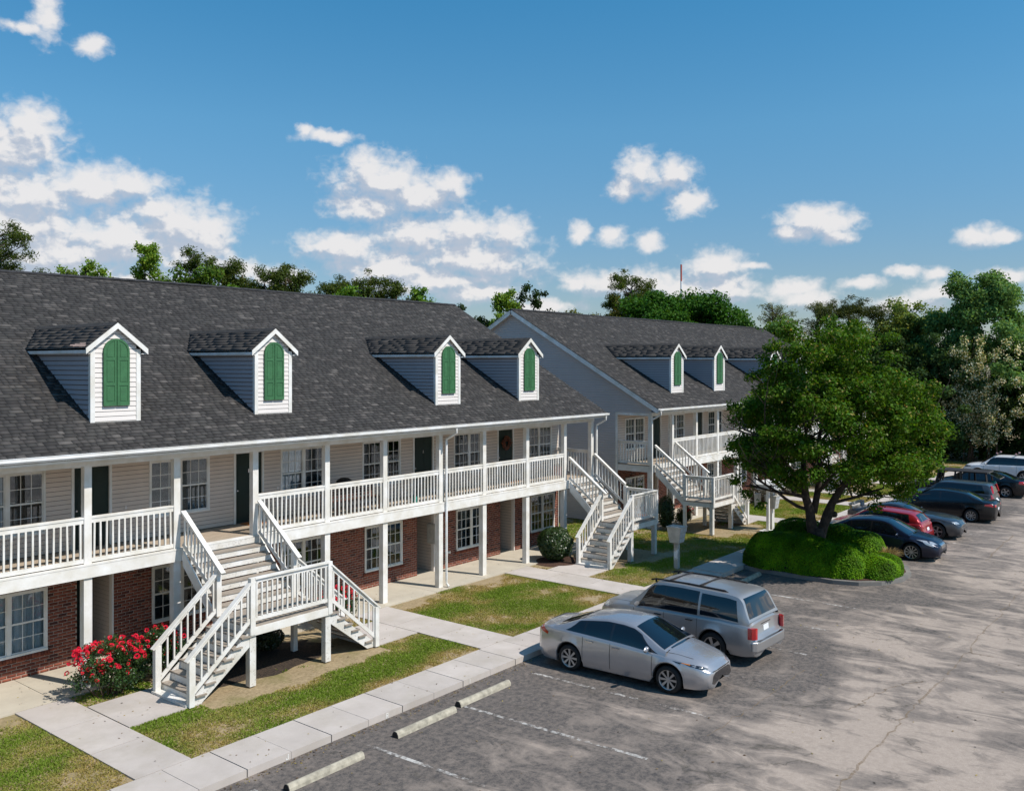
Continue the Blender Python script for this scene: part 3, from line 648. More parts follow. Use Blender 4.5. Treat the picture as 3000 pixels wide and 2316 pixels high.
def building(name, label, x0, x1, posts, gaps, wins, drs, lwins, recs, dorms, near, brk, gable_left, gable_right):
    b = thing(name, label, 'building', ((x0+x1)/2, 8.0, 0)); YW = 1.87; YB = 14.3
    wu = [(c-w/2, c+w/2, 3.38, 4.93) for c, w, _ in wins]+[(c-w/2-.07, c+w/2+.07, 2.87, 4.97) for c, w, *_ in drs]
    wl = [(c-w/2, c+w/2, .55, 2.08) for c, w, _ in lwins]+[(a, c, 0, 2.50) for a, c in recs]
    ru = rects(x0, x1, 2.87, 5.16, wu); rl = rects(x0, x1, 0, 2.78, wl)
    w = MB()
    for (a, c, d, e) in ru: w.box((a, YW, d), (c, YW+.12, e))
    w.build('upper_wall', 'lap_shade_backing', b)
    w = MB()
    for (a, c, d, e) in rl: w.box((a, YW+.016, d), (c, YW+.14, e))
    w.build('lower_wall', 'mortar', b)
    siding(b, ru, YW, 'siding', 290 if near else 0)
    brick_wall(b, rl, YW+.009, brk, 3 if near else 4)
    for c, ww, k in wins: window(b, c, ww, 3.38, 4.93, YW, k, near)
    for c, ww, *f in drs: door(b, c, ww, 2.87, YW, *f)
    for c, ww, k in lwins: window(b, c, ww, .55, 2.08, YW, k, near, brick=near)
    for a, c in recs:           # entrance recess: sided walls, a door at the back
        m = MB(); m.box((a, 3.3, 0), (c, 3.36, 2.5)); m.box((a, YW+.14, 2.44), (c, 3.3, 2.5)); m.box((a-.05, YW+.14, 0), (a, 3.3, 2.5)); m.box((c, YW+.14, 0), (c+.05, 3.3, 2.5)); ro = m.build('entrance_recess', 'lap_shade_backing', b)
        siding(ro, [(YW+.14, 3.3, 0, 2.44)], c, 'siding', 30 if near else 0, name='siding_board', axis='x', sgn=-1)
        piece('corner_trim', (c-.03, YW+.0, 0), (c+.02, YW+.14, 2.5), 'siding_light', ro)
        piece('door', (a+.05, 3.26, 0), (c-.05, 3.3, 2.03), 'door_green', ro)
    # the rest of the shell
    m = MB(); m.box((x0, YB, 0), (x1, YB+.1, 5.3)); m.build('rear_wall', 'siding_gable', b)
    for x, s, on in ((x0, -1, gable_left), (x1, 1, gable_right)):
        m = MB(); xa = x if s > 0 else x; t = .10
        lo, hi = (x-t, x) if s > 0 else (x, x+t)
        m.prism([(YW+.13, 0), (YB, 0), (YB, 5.30), (YW+.13, 5.30)], 'x', lo, hi); m.prism([(.0, 5.305), (16.16, 5.305), (8.08, RZ-.32)], 'x', lo, hi); g = m.build('gable_wall', 'lap_shade_backing' if on else 'siding_gable', b)
        if on:
            e = .115; z = 0.0; k = MB()
            while z < RZ-.3:
                z2 = z+e
                if z < 5.25: y1, y2, y3, y4 = YW+.05, YB, YW+.05, YB; z2 = min(z2, 5.25)
                else:
                    f_ = lambda zz: max(0.02, (zz-EZ+.13)/SL+EY); y1, y2 = f_(z), 16.16-f_(z); y3, y4 = f_(z2), 16.16-f_(z2)
                if y4-y3 > .05:
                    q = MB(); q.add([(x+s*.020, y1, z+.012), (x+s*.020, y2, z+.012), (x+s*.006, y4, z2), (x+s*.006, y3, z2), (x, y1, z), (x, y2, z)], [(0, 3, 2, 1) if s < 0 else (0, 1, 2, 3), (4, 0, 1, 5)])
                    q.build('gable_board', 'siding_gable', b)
                z += e if not (5.25-e < z < 5.25) else 5.25-z
            piece('corner_board', (min(x, x+s*.025), YW-.03, 0), (max(x, x+s*.025), YW+.08, 5.25), 'white_trim', b)
        xr = x+s*.27                           # rake boards under the roof edge
        for (ya, yb_) in ((EY, RY), (16.61, RY)):
            m = MB(); m.beam((xr-s*.012, ya, EZ-.14), (xr-s*.012, yb_, RZ-.14), .024, .20); m.build('rake_board', 'gutter_white', b)
            m = MB(); m.beam((x+s*.13, ya+(.3 if ya < 8 else -.3), EZ-.20+.3*SL), (x+s*.13, yb_, RZ-.20), .24, .02); m.build('rake_soffit', 'soffit', b)
    xa, xb = x0-.27, x1+.27
    r = MB(); t = .10
    r.prism([(EY, EZ-.012), (RY, RZ-.012), (RY, RZ-.15), (EY, EZ-.15)], 'x', xa, xb, 0); r.prism([(RY, RZ-.012), (16.61, EZ-.012), (16.61, EZ-.15), (RY, RZ-.15)], 'x', xa, xb, 0); r.build('roof', 'roof_back', b)
    c_, s_ = math.cos(TH), math.sin(TH)
    def hid(a, v):
        X = xa+a; Y = EY+v*c_
        for xc in dorms:
            if abs(X-xc) < .58 and .72 < Y < 3.5: return True
        return False
    shingle_field(b, (xa-.01, EY-.03, EZ-.017), (1, 0, 0), (0, c_, s_), (0, -s_, c_), xb-xa+.02, (RY-EY)/c_+.02, 7 if near else 8, indiv=290 if near else 0, hide=hid)
    m = MB(); n = int((xb-xa)/.25)
    for i in range(n):
        a = xa+(xb-xa)*i/n; z = RZ+.012+.006*(i % 2)+.012*math.sin(i*.13)
        for s in (-1, 1): m.face([(a, RY, z+.02), (a+(xb-xa)/n, RY, z+.02), (a+(xb-xa)/n, RY+s*.14, z-.055), (a, RY+s*.14, z-.055)][::s])
    m.build('ridge_cap', 'ridge_cap', b)
    # eaves
    g = MB(); g.prism([(EY-.02, EZ-.012), (EY-.02, EZ-.13), (EY-.09, EZ-.13), (EY-.125, EZ-.085), (EY-.125, EZ-.03), (EY-.135, EZ-.012), (EY-.115, EZ-.012), (EY-.10, EZ-.05), (EY-.04, EZ-.05), (EY-.04, EZ-.012)], 'x', xa, xb); g.build('gutter', 'gutter_white', b)
    piece('fascia', (xa, EY, EZ-.20), (xb, EY+.02, EZ-.145), 'white_trim', b)
    piece('eave_soffit', (xa, EY+.02, EZ-.20), (xb, .0, EZ-.18), 'soffit', b)
    piece('header_beam', (x0, .0, 5.13), (x1, .18, 5.33), 'white_wood', b)
    piece('porch_ceiling', (x0, .18, 5.16), (x1, YW, 5.20), 'soffit', b)
    # balcony
    piece('deck_beam', (x0, .0, 2.54), (x1, .042, 2.815), 'white_wood', b)
    for x, t0, t1 in ((x0, 0, .042), (x1, -.042, 0)):
        piece('end_beam', (x+t0-(.004 if t0 == 0 else 0), .045, 2.54), (x+t1+(.004 if t1 == 0 else 0), YW, 2.815), 'white_wood', b); piece('end_header', (x+t0-(.004 if t0 == 0 else 0), .185, 5.13), (x+t1+(.004 if t1 == 0 else 0), YW, 5.29), 'white_wood', b)
    piece('balcony_soffit', (x0, .05, 2.60), (x1, YW+.02, 2.63), 'soffit', b)
    for k in range(13):
        y = -.006+k*.146; piece('deck_board', (x0, y, 2.82), (x1, min(y+.139, YW-.02), 2.862), 'white_wood' if k == 0 else 'deck_wood', b)
    posts_and_rails(b, posts, gaps)
    return b
B1_POSTS = [3.0, 5.4, 7.8, 10.25, 12.52, 14.86, 17.36, 19.68, 22.23, 24.50, 27.02, 29.48, 31.42]
b1 = building('apartment_building', 'near two-storey brick and tan-sided apartment building filling the left, four dormers on its dark roof', 2.0, 31.5, B1_POSTS, {4, 11},
    [(4.6, 1.77, 'curtain'), (9.21, 1.77, 'half'), (13.7, 1.82, 'blind'), (17.93, 1.77, 'curtain'), (21.23, 1.77, 'dark'), (25.74, 1.76, 'curtain'), (30.15, 1.76, 'curtain')],
    [(6.8, .92), (11.24, .90), (15.92, .90, False, True), (23.25, .92, False, True), (27.92, .90)],
    [(4.6, 1.75, 'curtain'), (9.25, 1.78, 'curtain'), (13.75, 1.75, 'dark'), (17.93, 1.75, 'dark'), (21.33, 1.74, 'curtain'), (25.87, 1.74, 'curtain'), (30.40, 1.66, 'dark')],
    [(6.2, 7.2), (10.87, 11.80), (15.5, 16.4), (22.95, 23.83), (27.62, 28.50)],
    [11.22, 15.87, 23.2, 27.83], True, 290, False, True)
for i, x in enumerate((11.22, 15.87, 23.2, 27.83)): dormer(b1, x, i < 2)
end_rail(b1, 31.42, .19, 1.80); downspout(b1, 22.40); downspout(b1, 31.60)
B2_POSTS = [36.36, 38.36, 40.80, 43.17, 45.56, 48.06, 50.5, 52.9, 55.3, 57.7, 60.0, 62.4, 64.8, 67.2]
M = lambda x: 36.28+31.5-x
b2 = building('apartment_building', 'farther two-storey sided apartment building with a blue-grey gable end, partly behind the leafy tree', 36.28, 67.3, B2_POSTS, {0},
    [(37.88, 1.80, 'curtain'), (M(25.74), 1.76, 'curtain'), (M(21.23), 1.77, 'dark'), (M(17.93), 1.77, 'curtain'), (M(13.7), 1.8, 'blind'), (M(9.21), 1.77, 'curtain'), (62.5, 1.77, 'curtain')],
    [(39.90, .90), (M(23.25), .92), (M(15.92), .9), (M(11.24), .9), (64.6, .9)],
    [(37.88, 1.70, 'curtain'), (M(25.87), 1.74, 'curtain'), (M(21.33), 1.74, 'curtain'), (M(17.93), 1.75, 'curtain'), (M(13.75), 1.75, 'curtain'), (M(9.25), 1.75, 'curtain')],
    [(39.25, 40.15), (M(23.83), M(22.95)), (M(16.4), M(15.5)), (M(11.8), M(10.87))],
    [39.82, 44.5, 51.85, 56.5], False, 0, True, True)
for x in (39.82, 44.5, 51.85, 56.5): dormer(b2, x, False)
end_rail(b2, 36.36, .19, 1.80); downspout(b2, 36.20); downspout(b2, 45.72)
# ------------------------------------------------------------------ staircases
def staircase(label, xL, xR, left, right):
    LZ = 1.41; yt, yl, yf = -.075, -1.52, -2.93; xc = (xL+xR)/2
    st = thing('staircase', label, 'staircase', (xc, -1.5, 0), 'white timber staircases down from the balconies')
    n = 7; ris = (2.862-LZ)/n; run = (yt-yl)/(n-1); WW = 'white_worn'; WD = 'white_wood'
    def rail(p, q, parent=st, lowh=.13, toph=1.00, over=(0, 0), nb=None):
        """handrail, lower rail and balusters over a line p-q on the tread noses"""
        p = Vector(p); q = Vector(q); d = (q-p); Ln = math.hypot(d.x, d.y); u = d/Ln
        a = p-u*over[0]+Vector((0, 0, toph)); b = q+u*over[1]+Vector((0, 0, toph)); r = MB()
        r.beam(a, b, .13, .038); r.beam(p+Vector((0, 0, toph-.065)), q+Vector((0, 0, toph-.065)), .038, .085); ro = r.build('railing', WD, parent); r = MB(); r.beam(p+Vector((0, 0, lowh)), q+Vector((0, 0, lowh)), .038, .09); r.build('lower_rail', WD, ro); nb = nb or max(2, round(Ln/.15))
        for k in range(nb):
            c = p+d*((k+.5)/nb); piece('baluster', (c.x-.019, c.y-.019, c.z+lowh+.03), (c.x+.019, c.y+.019, c.z+toph-.09), WD, ro)
    # upper flight
    for k in range(n):
        z = 2.862-ris*(k+1); y = yt-run*k
        piece('riser', (xL+.08, y, z+.03), (xR-.08, y+.022, z+ris-.038), WW, st)
        if k < n-1: piece('tread', (xL+.08, y-run-.02, z-.036), (xR-.08, y+.0, z), 'tread_wood', st)
    for x in (xL+.03, xR-.03):
        m = MB(); m.prism([(yt+.02, 2.80), (yt+.02, 2.42), (yl-.0, LZ-.30), (yl-.0, LZ-.01)], 'x', x-.022, x+.022); m.build('stringer', WD, st)
    # newels at the landing
    nx = {}
    for x in (xL+.05, xR-.05):
        piece('newel_post', (x-.065, yl-.07, 0), (x+.065, yl+.06, LZ+1.16), WD, st)
        rail((x-.0, yt+.06, 2.86-.06), (x, yl+.02, LZ+.26), over=(.0, .26 if (left if x < xc else right) else .0), lowh=.16, toph=.99)
    # landing
    y = yf
    while y < yl-.02:
        piece('landing_board', (xL-.03, y, LZ-.036), (xR+.03, min(y+.137, yl+.02), LZ), 'tread_wood', st); y += .144
    piece('landing_beam', (xL-.035, yf-.03, LZ-.225), (xR+.035, yf+.012, LZ-.037), WD, st)
    for x in (xL-.012, xR-.028): piece('landing_beam', (x, yf+.02, LZ-.225), (x+.04, yl+.02, LZ-.037), WD, st)
    for x in (xL+.07, xR-.07):
        piece('landing_post', (x-.085, yf+.015, 0), (x+.085, yf+.175, LZ-.04), WW, st)
    # posts standing at the landing's front corners, front rail
    for x in (xL+.04, xR-.04): piece('newel_post', (x-.065, yf-.042, LZ-.20), (x+.065, yf+.078, LZ+1.12), WD, st)
    rail((xL+.09, yf+.01, LZ), (xR-.09, yf+.01, LZ), lowh=.15, toph=1.10)
    for on, x, s in ((left, xL, -1), (right, xR, 1)):
        if not on: rail((x-s*.04, yf+.08, LZ), (x-s*.04, yl-.06, LZ), lowh=.15, toph=1.10); continue
        m_ = 7; r2 = LZ/m_; t = .232
        for k in range(m_):
            z = LZ-r2*(k+1); xx = x+s*t*k
            lo, hi = sorted((xx, xx+s*.022)); piece('riser', (lo, yf+.03, z+.012), (hi, yl+.03, z+r2-.038), WW, st)
            if k < m_-1:
                lo, hi = sorted((xx+s*.002, xx+s*(t+.03))); piece('tread', (lo, yf-.03, z-.036), (hi, yl+.05, z), 'tread_wood', st)
        xe = x+s*t*(m_-1)
        for yy in (yf+.045, yl+.01):
            q = MB(); P = [(x, LZ-.12), (x, LZ-.46), (xe-s*.13, -.0), (xe+s*.16, -.0), (xe+s*.16, .09)]; q.prism(P if s > 0 else P[::-1], 'y', yy-.02, yy+.02); q.build('stringer', WW, st)
        for yy in (yf+.005, yl-.02):
            piece('newel_post', (min(xe+s*.09, xe+s*.22), yy-.06, 0), (max(xe+s*.09, xe+s*.22), yy+.06, 1.06), WD, st)
            rail((x+s*.0, yy, LZ+.02), (xe+s*.15, yy, .10), lowh=.14, toph=1.01, over=(0, .12), nb=9)
        piece('bottom_step', (min(xe+s*.022, xe+s*.26), yf+.03, -.01), (max(xe+s*.022, xe+s*.26), yl+.03, .055), 'white_worn', st)
    return st
staircase('wide white staircase before the near building, T-shaped with flights left and right of the landing', 12.60, 14.98, True, True)
staircase('white staircase at the right end of the near building, turning left beside the round shrub', 29.62, 31.55, True, False)
staircase('white staircase at the gable corner of the farther building, turning right from its landing', 36.50, 38.55, False, True)
staircase('half-hidden white staircase behind the leafy tree trunk, before the farther building', 55.35, 57.65, True, True)
# ------------------------------------------------------------------ ground, lot, paving
def struct(name, mb, mat): o = mb.build(name, mat); o['kind'] = 'structure'; return o
g = MB(); g.face([(-900, -900, -.20), (1500, -900, -.20), (1500, 1500, -.20), (-900, 1500, -.20)]); struct('ground', g, 'far_ground')
g = MB(); g.face([(-15, -45, -.14), (84, -45, -.14), (84, -6.45, -.14), (-15, -6.45, -.14)]); lot = struct('parking_lot', g, 'asphalt')
g = MB(); g.box((-15, -5.36, -.16), (110, 30, -.03)); lawn = struct('lawn', g, 'lawn_soil')
# bay lines, worn
def line(x, y0, y1, dx=0, w=.10):
    m = MB(); m.face([(x-w/2, y0, -.136), (x+w/2, y0, -.136), (x+w/2+dx, y1, -.136), (x-w/2+dx, y1, -.136)]); return m
bays = [(9.75, -11.4, -7.0, 0), (12.50, -10.9, -7.1, -.15), (15.30, -11.9, -7.2, -.2), (17.95, -11.9, -7.2, -.15), (20.75, -12, -7.2, 0), (23.4, -12, -7.2, 0), (25.95, -11.8, -7.2, -.4), (28.8, -11.9, -7.3, 0), (39.3, -11.8, -7, 0), (41.9, -11.8, -7, 0), (44.6, -11.8, -7, 0), (47.2, -11.8, -7, 0), (49.9, -11.8, -7, 0), (52.6, -11.8, -7, 0)]
for x, a, b_, dx in bays: line(x, a, b_, dx).build('painted_line', 'bay_line', lot)
def crack(pts, w, seed, mat='crack_fill'):
    q = random.Random(seed); m = MB(); P = []
    for (a, b_) in zip(pts, pts[1:]):
        for i in range(14): f = i/14; P.append((a[0]+(b_[0]-a[0])*f+q.gauss(0, .035), a[1]+(b_[1]-a[1])*f+q.gauss(0, .035)))
    for i in range(len(P)-1):
        dx, dy = P[i+1][0]-P[i][0], P[i+1][1]-P[i][1]; n = math.hypot(dx, dy) or 1; ww = w*q.uniform(.3, 1.2); nx, ny = -dy/n*ww, dx/n*ww
        m.face([(P[i][0]-nx, P[i][1]-ny, -.1365), (P[i+1][0]-nx, P[i+1][1]-ny, -.1365), (P[i+1][0]+nx, P[i+1][1]+ny, -.1365), (P[i][0]+nx, P[i][1]+ny, -.1365)])
    m.build('crack', mat, lot, kind='stuff')
crack([(15.0, -15.26), (18.0, -15.2), (21.0, -15.2), (24.0, -15.25)], .026, 1); crack([(24.0, -15.25), (28.8, -15.2), (34, -15.2), (44, -15.2)], .02, 2); crack([(20.2, -14.1), (20.84, -14.2), (22.14, -14.35), (23.3, -14.95)], .018, 3)
crack([(17.0, -12.33), (19.5, -12.38), (22.4, -12.4)], .014, 4); crack([(39, -13.2), (46, -13.1)], .03, 5); crack([(26.3, -15.25), (26.25, -15.9)], .02, 6)
# sidewalk along the kerb, slab by slab, deep joints every second one
sw = MB(); sw.box((-4, -6.44, -.15), (71.0, -5.30, -.045)); sw = struct('sidewalk', sw, 'threshold')
for k in range(-4, 71):
    a, b_ = k+.012*(1 if k % 2 == 0 else .35), k+1-.012*(1 if (k+1) % 2 == 0 else .35)
    z = .004*R_.random()
    if k >= 30: z += .03
    piece('slab', (a, -6.50, -.145), (b_, -5.27, z), 'concrete', sw)
# walks from the patio, patio slabs
def walk(x0, x1, y0, y1, n, along='y', z=0.0):
    w = MB(); w.box((x0+.02, y0+.02, -.10), (x1-.02, y1-.02, -.04)); w = struct('footpath', w, 'threshold')
    for k in range(n):
        if along == 'y': a, b_ = y0+(y1-y0)*k/n+.009, y0+(y1-y0)*(k+1)/n-.009; piece('slab', (x0, a, -.09), (x1, b_, z+.004*R_.random()), 'concrete', w)
        else: a, b_ = x0+(x1-x0)*k/n+.009, x0+(x1-x0)*(k+1)/n-.009; piece('slab', (a, y0, -.09), (b_, y1, z+.004*R_.random()), 'concrete', w)
walk(8.50, 9.62, -5.26, -.28, 3); walk(9.64, 11.35, -2.92, -1.15, 1, 'x')
walk(18.12, 19.45, -5.26, -.28, 3); walk(16.62, 18.10, -2.92, -1.15, 1, 'x')
walk(25.22, 26.58, -5.26, -.28, 3); walk(26.60, 28.35, -2.92, -1.15, 1, 'x')
walk(41.3, 42.6, -5.26, -.28, 3); walk(39.95, 41.28, -2.92, -1.15, 1, 'x')
walk(48.7, 50.0, -5.26, -.28, 3); walk(58.9, 60.2, -5.26, -.28, 3); walk(52.6, 53.9, -5.26, -.28, 3)
pt = MB(); pt.box((2.02, -.23, -.10), (31.5, 3.3, -.04)); pt = struct('patio', pt, 'threshold')
for i in range(12):
    a = 2.0+i*2.46; piece('slab', (a+.006, -.26, -.09), (min(a+2.454, 31.6), 3.3, .002+.001*(i % 2)), 'patio_concrete', pt)
pt = MB(); pt.box((36.2, -.23, -.10), (67.3, 3.3, -.04)); pt = struct('patio', pt, 'threshold')
for i in range(13):
    a = 36.1+i*2.4; piece('slab', (a+.006, -.26, -.09), (a+2.394, 3.3, .002+.001*(i % 2)), 'patio_concrete', pt)
# letters stencilled on the kerb face
def stencil(x, polys):
    m = MB()
    for p in polys: m.face([(x+u*.09, -6.505, -.125+v*.11) for u, v in p])
    m.build('kerb_letter', 'white_trim', sw)
stencil(10.86, [[(.6, .2), (.85, .2), (.85, 1), (.6, 1)], [(.1, 0), (.85, 0), (.85, .2), (.1, .2)], [(.1, .2), (.32, .2), (.32, .35), (.1, .35)]])
stencil(13.50, [[(.0, 0), (.22, 0), (.22, 1), (0, 1)], [(.22, .8), (.8, .8), (.8, 1), (.22, 1)], [(.22, .4), (.8, .4), (.8, .58), (.22, .58)], [(.6, .58), (.8, .58), (.8, .8), (.6, .8)], [(.55, 0), (.8, 0), (.7, .4), (.45, .4)]])
stencil(16.20, [[(.35, 0), (.6, 0), (.6, 1), (.35, 1)]])
# wheel stops
def wheel_stop(x, y, rot, label):
    t = thing('wheel_stop', label, 'wheel stop', (x, y, -.14), 'concrete wheel stops at the heads of the parking bays')
    t.rotation_euler = (0, 0, rot); m = MB(); prof = [(-.085, 0), (.085, 0), (.075, .06), (.045, .11), (0, .122), (-.045, .11), (-.075, .06)]
    m.prism(prof, 'x', -.885, .90); o = m.build('bumper_block', 'stop_concrete', None); o.parent = t
    m = MB(); m.prism([(u*1.02, v*1.01) for u, v in prof], 'x', -.90, -.884); o = m.build('end_face', 'curb_black', None); o.parent = t
wheel_stop(11.0, -7.52, .0, 'concrete wheel stop nearest the bottom edge of the photo'); wheel_stop(13.84, -7.36, .0, 'concrete wheel stop in the middle of the three empty bays'); wheel_stop(15.88, -7.25, .0, 'concrete wheel stop closest to the silver sedan')
wheel_stop(30.3, -7.36, .02, 'concrete wheel stop half in tree shade between the silver suv and the hedge')
# planted island
isl = [(31.72, -6.47), (31.55, -8.2), (31.50, -9.9), (31.75, -10.7), (32.3, -11.3), (33.3, -11.72), (34.4, -11.72), (35.5, -11.3), (36.15, -10.5), (36.35, -9.4), (36.35, -6.47)]
m = MB(); m.prism(isl, 'z', -.139, .0); iso = struct('traffic_island', m, 'island_kerb')
m = MB(); c0 = (34.0, -8.8); m.prism([(c0[0]+(x-c0[0])*.93, c0[1]+(y-c0[1])*.94) for x, y in isl], 'z', .0, .02); m.build('mulch', 'bed_mulch', iso)
# grass: blades in tufts, dense where the lawn is green, missing where it is bare
def lawn_grass(areas, seed):
    r = np.random.default_rng(seed); Vs = []; Ts = []
    P = []
    for (x0, x1, y0, y1, dens) in areas:
        x0 -= .03; x1 += .03; y0 -= .03; y1 += .02
        dens = dens*1.7; n = int((x1-x0)*(y1-y0)*dens); P.append(np.stack([r.uniform(x0, x1, n), r.uniform(y0, y1, n), np.full(n, dens)], 1))
    P = np.concatenate(P); g1 = np.array([mnoise.fractal(Vector((x*.55, y*.8, 3.1)), 1.0, 2.1, 4) for x, y, _ in P]); g2 = np.array([mnoise.noise(Vector((x*3.3, y*3.3, 7.7))) for x, y, _ in P]); g3 = np.array([mnoise.noise(Vector((x*.35+9, y*.5, 1.7))) for x, y, _ in P])
    wear = np.minimum(np.abs(P[:, 1]+.28)/.55, 1)*np.minimum((P[:, 1]+5.36)/.18, 1)      # trodden along the patio edge
    lx = np.minimum(np.abs(P[:, 0]-9.7), np.abs(P[:, 0]-18.0)); 
    under = np.zeros(len(P))
    for (a, b_) in ((11.3, 16.6), (28.4, 32.0), (36.4, 40.2), (54, 59)): under = np.maximum(under, ((P[:, 0] > a) & (P[:, 0] < b_) & (P[:, 1] > -3.75)).astype(float)*np.clip((P[:, 1]+3.75)/.7, 0, 1))
    keep = (g1*1.3+g2*.5+.62+(g3*.5)-(1-wear)*.8-under*1.6) > r.uniform(-.25, .35, len(P)); P = P[keep]; g1 = g1[keep]; g2 = g2[keep]; g3 = g3[keep]; n = len(P)
    h = r.uniform(.018, .042, n)*(1+.5*np.clip(g1, -.5, .8)); w = r.uniform(.007, .017, n)*np.where(P[:, 2] < 1300, 1.7, 1)*np.where(P[:, 2] < 700, 1.3, 1); a = r.uniform(0, 2*PI, n); lean = r.uniform(-.035, .035, (n, 2))
    base = np.stack([P[:, 0], P[:, 1], np.full(n, -.03)], 1); d = np.stack([np.cos(a), np.sin(a), np.zeros(n)], 1)
    V = np.stack([base-d*w[:, None], base+d*w[:, None], base+np.stack([lean[:, 0]+d[:, 0]*w*.3, lean[:, 1]+d[:, 1]*w*.3, h], 1), base+np.stack([lean[:, 0]-d[:, 0]*w*.3, lean[:, 1]-d[:, 1]*w*.3, h*.9], 1)], 1).reshape(-1, 3)
    F = np.arange(n*4).reshape(n, 4)
    green = np.clip(.62+g1*1.2+g3*1.0+r.normal(0, .14, n), 0, 1)[:, None]
    T = (1-green)*np.array([.36, .265, .095])+green*np.array([.16, .235, .028]); T = T*r.uniform(.85, 1.15, (n, 1))
    o = link('grass', npmesh('grass', V, F, 'grass_blade', T)); tag(o, 'short patchy green and straw-coloured grass between the concrete paths', 'grass', kind='stuff')
lawn_grass([(3.5, 8.48, -5.25, -.3, 1500), (9.66, 18.08, -5.25, -2.95, 1500), (11.4, 16.6, -2.95, -.3, 500), (9.7, 11.3, -1.1, -.3, 500), (16.7, 18.1, -1.1, -.3, 900), (19.48, 25.2, -5.25, -.28, 1300), (26.6, 28.4, -1.1, -.3, 500), (26.62, 41.3, -5.25, -2.95, 900), (28.4, 36.3, -2.95, -.3, 700), (31.8, 36.2, -.3, 16, 300), (36.3, 39.9, -2.95, -.3, 400), (42.62, 48.7, -5.25, -.3, 650), (50.0, 58.9, -5.25, -.3, 450), (60.2, 76, -5.25, -.3, 260)], 5)

# fallen leaves and crumbs along the kerb, on the paths and the lot
def litter():
    r = np.random.default_rng(44); n = 2600; x = np.concatenate([r.uniform(5, 34, 1100), r.uniform(5, 45, 700), r.uniform(8, 32, 800)]); y = np.concatenate([-6.55-np.abs(r.normal(0, .12, 1100)), r.uniform(-20, -6.6, 700), r.uniform(-6.4, 1.5, 800)]); z = np.where(y < -6.5, -.132, .008)
    a = r.uniform(0, 2*PI, n); s = r.uniform(.010, .032, n)*np.where(y < -8, 1.2, 1); d = np.stack([np.cos(a), np.sin(a), 0*a], 1)*s[:, None]; e = np.stack([-np.sin(a), np.cos(a), 0*a], 1)*(s*.5)[:, None]; c = np.stack([x, y, z], 1); up = np.array([0, 0, .006])
    V = np.stack([c-d, c+e+up, c+d+up, c-e], 1).reshape(-1, 3); F = np.arange(n*4).reshape(n, 4); T = np.array([[.16, .10, .05], [.30, .22, .11], [.07, .05, .035], [.34, .27, .08]])[r.integers(0, 4, n)]*r.uniform(.6, 1.2, (n, 1))
    o = link('litter_and_shade', npmesh('litter_and_shade', V, F, 'grass_blade', T)); tag(o, 'small fallen leaves scattered along the kerb and across the lot', 'fallen leaves', kind='stuff')
litter()
# ------------------------------------------------------------------ vegetation
def leaves(name, C, size, tint, mat, parent, r, bias=.35, aspect=.6, droop=0.0, outd=None, kind=None):
    """C (n,3) positions; size (n,) lengths; tint (n,3)"""
    n = len(C); nn = r.normal(0, 1, (n, 3)); nn /= np.linalg.norm(nn, axis=1)[:, None]
    if outd is not None: nn = nn*(1-bias)+outd*bias*1.6
    nn[:, 2] += bias; nn /= np.linalg.norm(nn, axis=1)[:, None]
    t = r.normal(0, 1, (n, 3)); t[:, 2] -= droop; t -= nn*(t*nn).sum(1)[:, None]; t /= np.linalg.norm(t, axis=1)[:, None]; b = np.cross(nn, t)
    s = size[:, None]; o0 = np.array(woff(parent)); C = C-o0
    V = np.stack([C-t*s*.5, C+b*s*aspect*.5+nn*s*.08, C+t*s*.5, C-b*s*aspect*.5+nn*s*.08], 1).reshape(-1, 3); F = np.arange(n*4).reshape(n, 4)
    o = link(name, npmesh(name, V, F, mat, tint), parent)
    if kind: o['kind'] = kind
    return o
def tintvar(r, n, c, var=.25, warm=.12):
    c = np.array(c); k = r.uniform(1-var, 1+var, (n, 1)); w = r.normal(0, warm, (n, 1)); return np.clip(c*k*(1+w*np.array([1.2, .1, -.8])), .002, 1)
def clump_pts(r, centers, radii, per, squash=.7, shell=.55):
    out, od = [], []
    for c, q in zip(centers, radii):
        n = int(per*q*q); d = r.normal(0, 1, (n, 3)); d /= np.linalg.norm(d, axis=1)[:, None]
        rr = q*(shell+(1-shell)*r.random(n)); p = d*rr[:, None]; p[:, 2] *= squash; p += r.normal(0, .10*q, (n, 3)); out.append(p+c); od.append(d)
    return np.concatenate(out), np.concatenate(od)
def branchy(mb, p0, d0, length, r0, depth, rr, tips, spread=.6, up=.15, seg=5, kids=3, tipdepth=0):
    pts = [Vector(p0)]; d = Vector(d0).normalized(); rs = [r0]
    for i in range(seg):
        d = (d+Vector((rr.gauss(0, .14), rr.gauss(0, .14), rr.gauss(0, .10)+up*.25))).normalized(); pts.append(pts[-1]+d*length/seg); rs.append(r0*(1-.55*(i+1)/seg))
    mb.tube(pts, rs, 8 if r0 > .09 else (6 if r0 > .03 else 4), cap=False)
    if depth <= tipdepth: tips.append(pts[-1]); tips.append(pts[-2])
    if depth > 0:
        for k in range(kids):
            i = rr.randint(2, seg); a = rr.uniform(0, 2*PI); sd = Vector((math.cos(a), math.sin(a), rr.uniform(-.1, .5)))
            branchy(mb, pts[i], (d*(1-spread)+sd*spread), length*rr.uniform(.55, .8), rs[i]*.72, depth-1, rr, tips, spread, up, seg, kids, tipdepth)
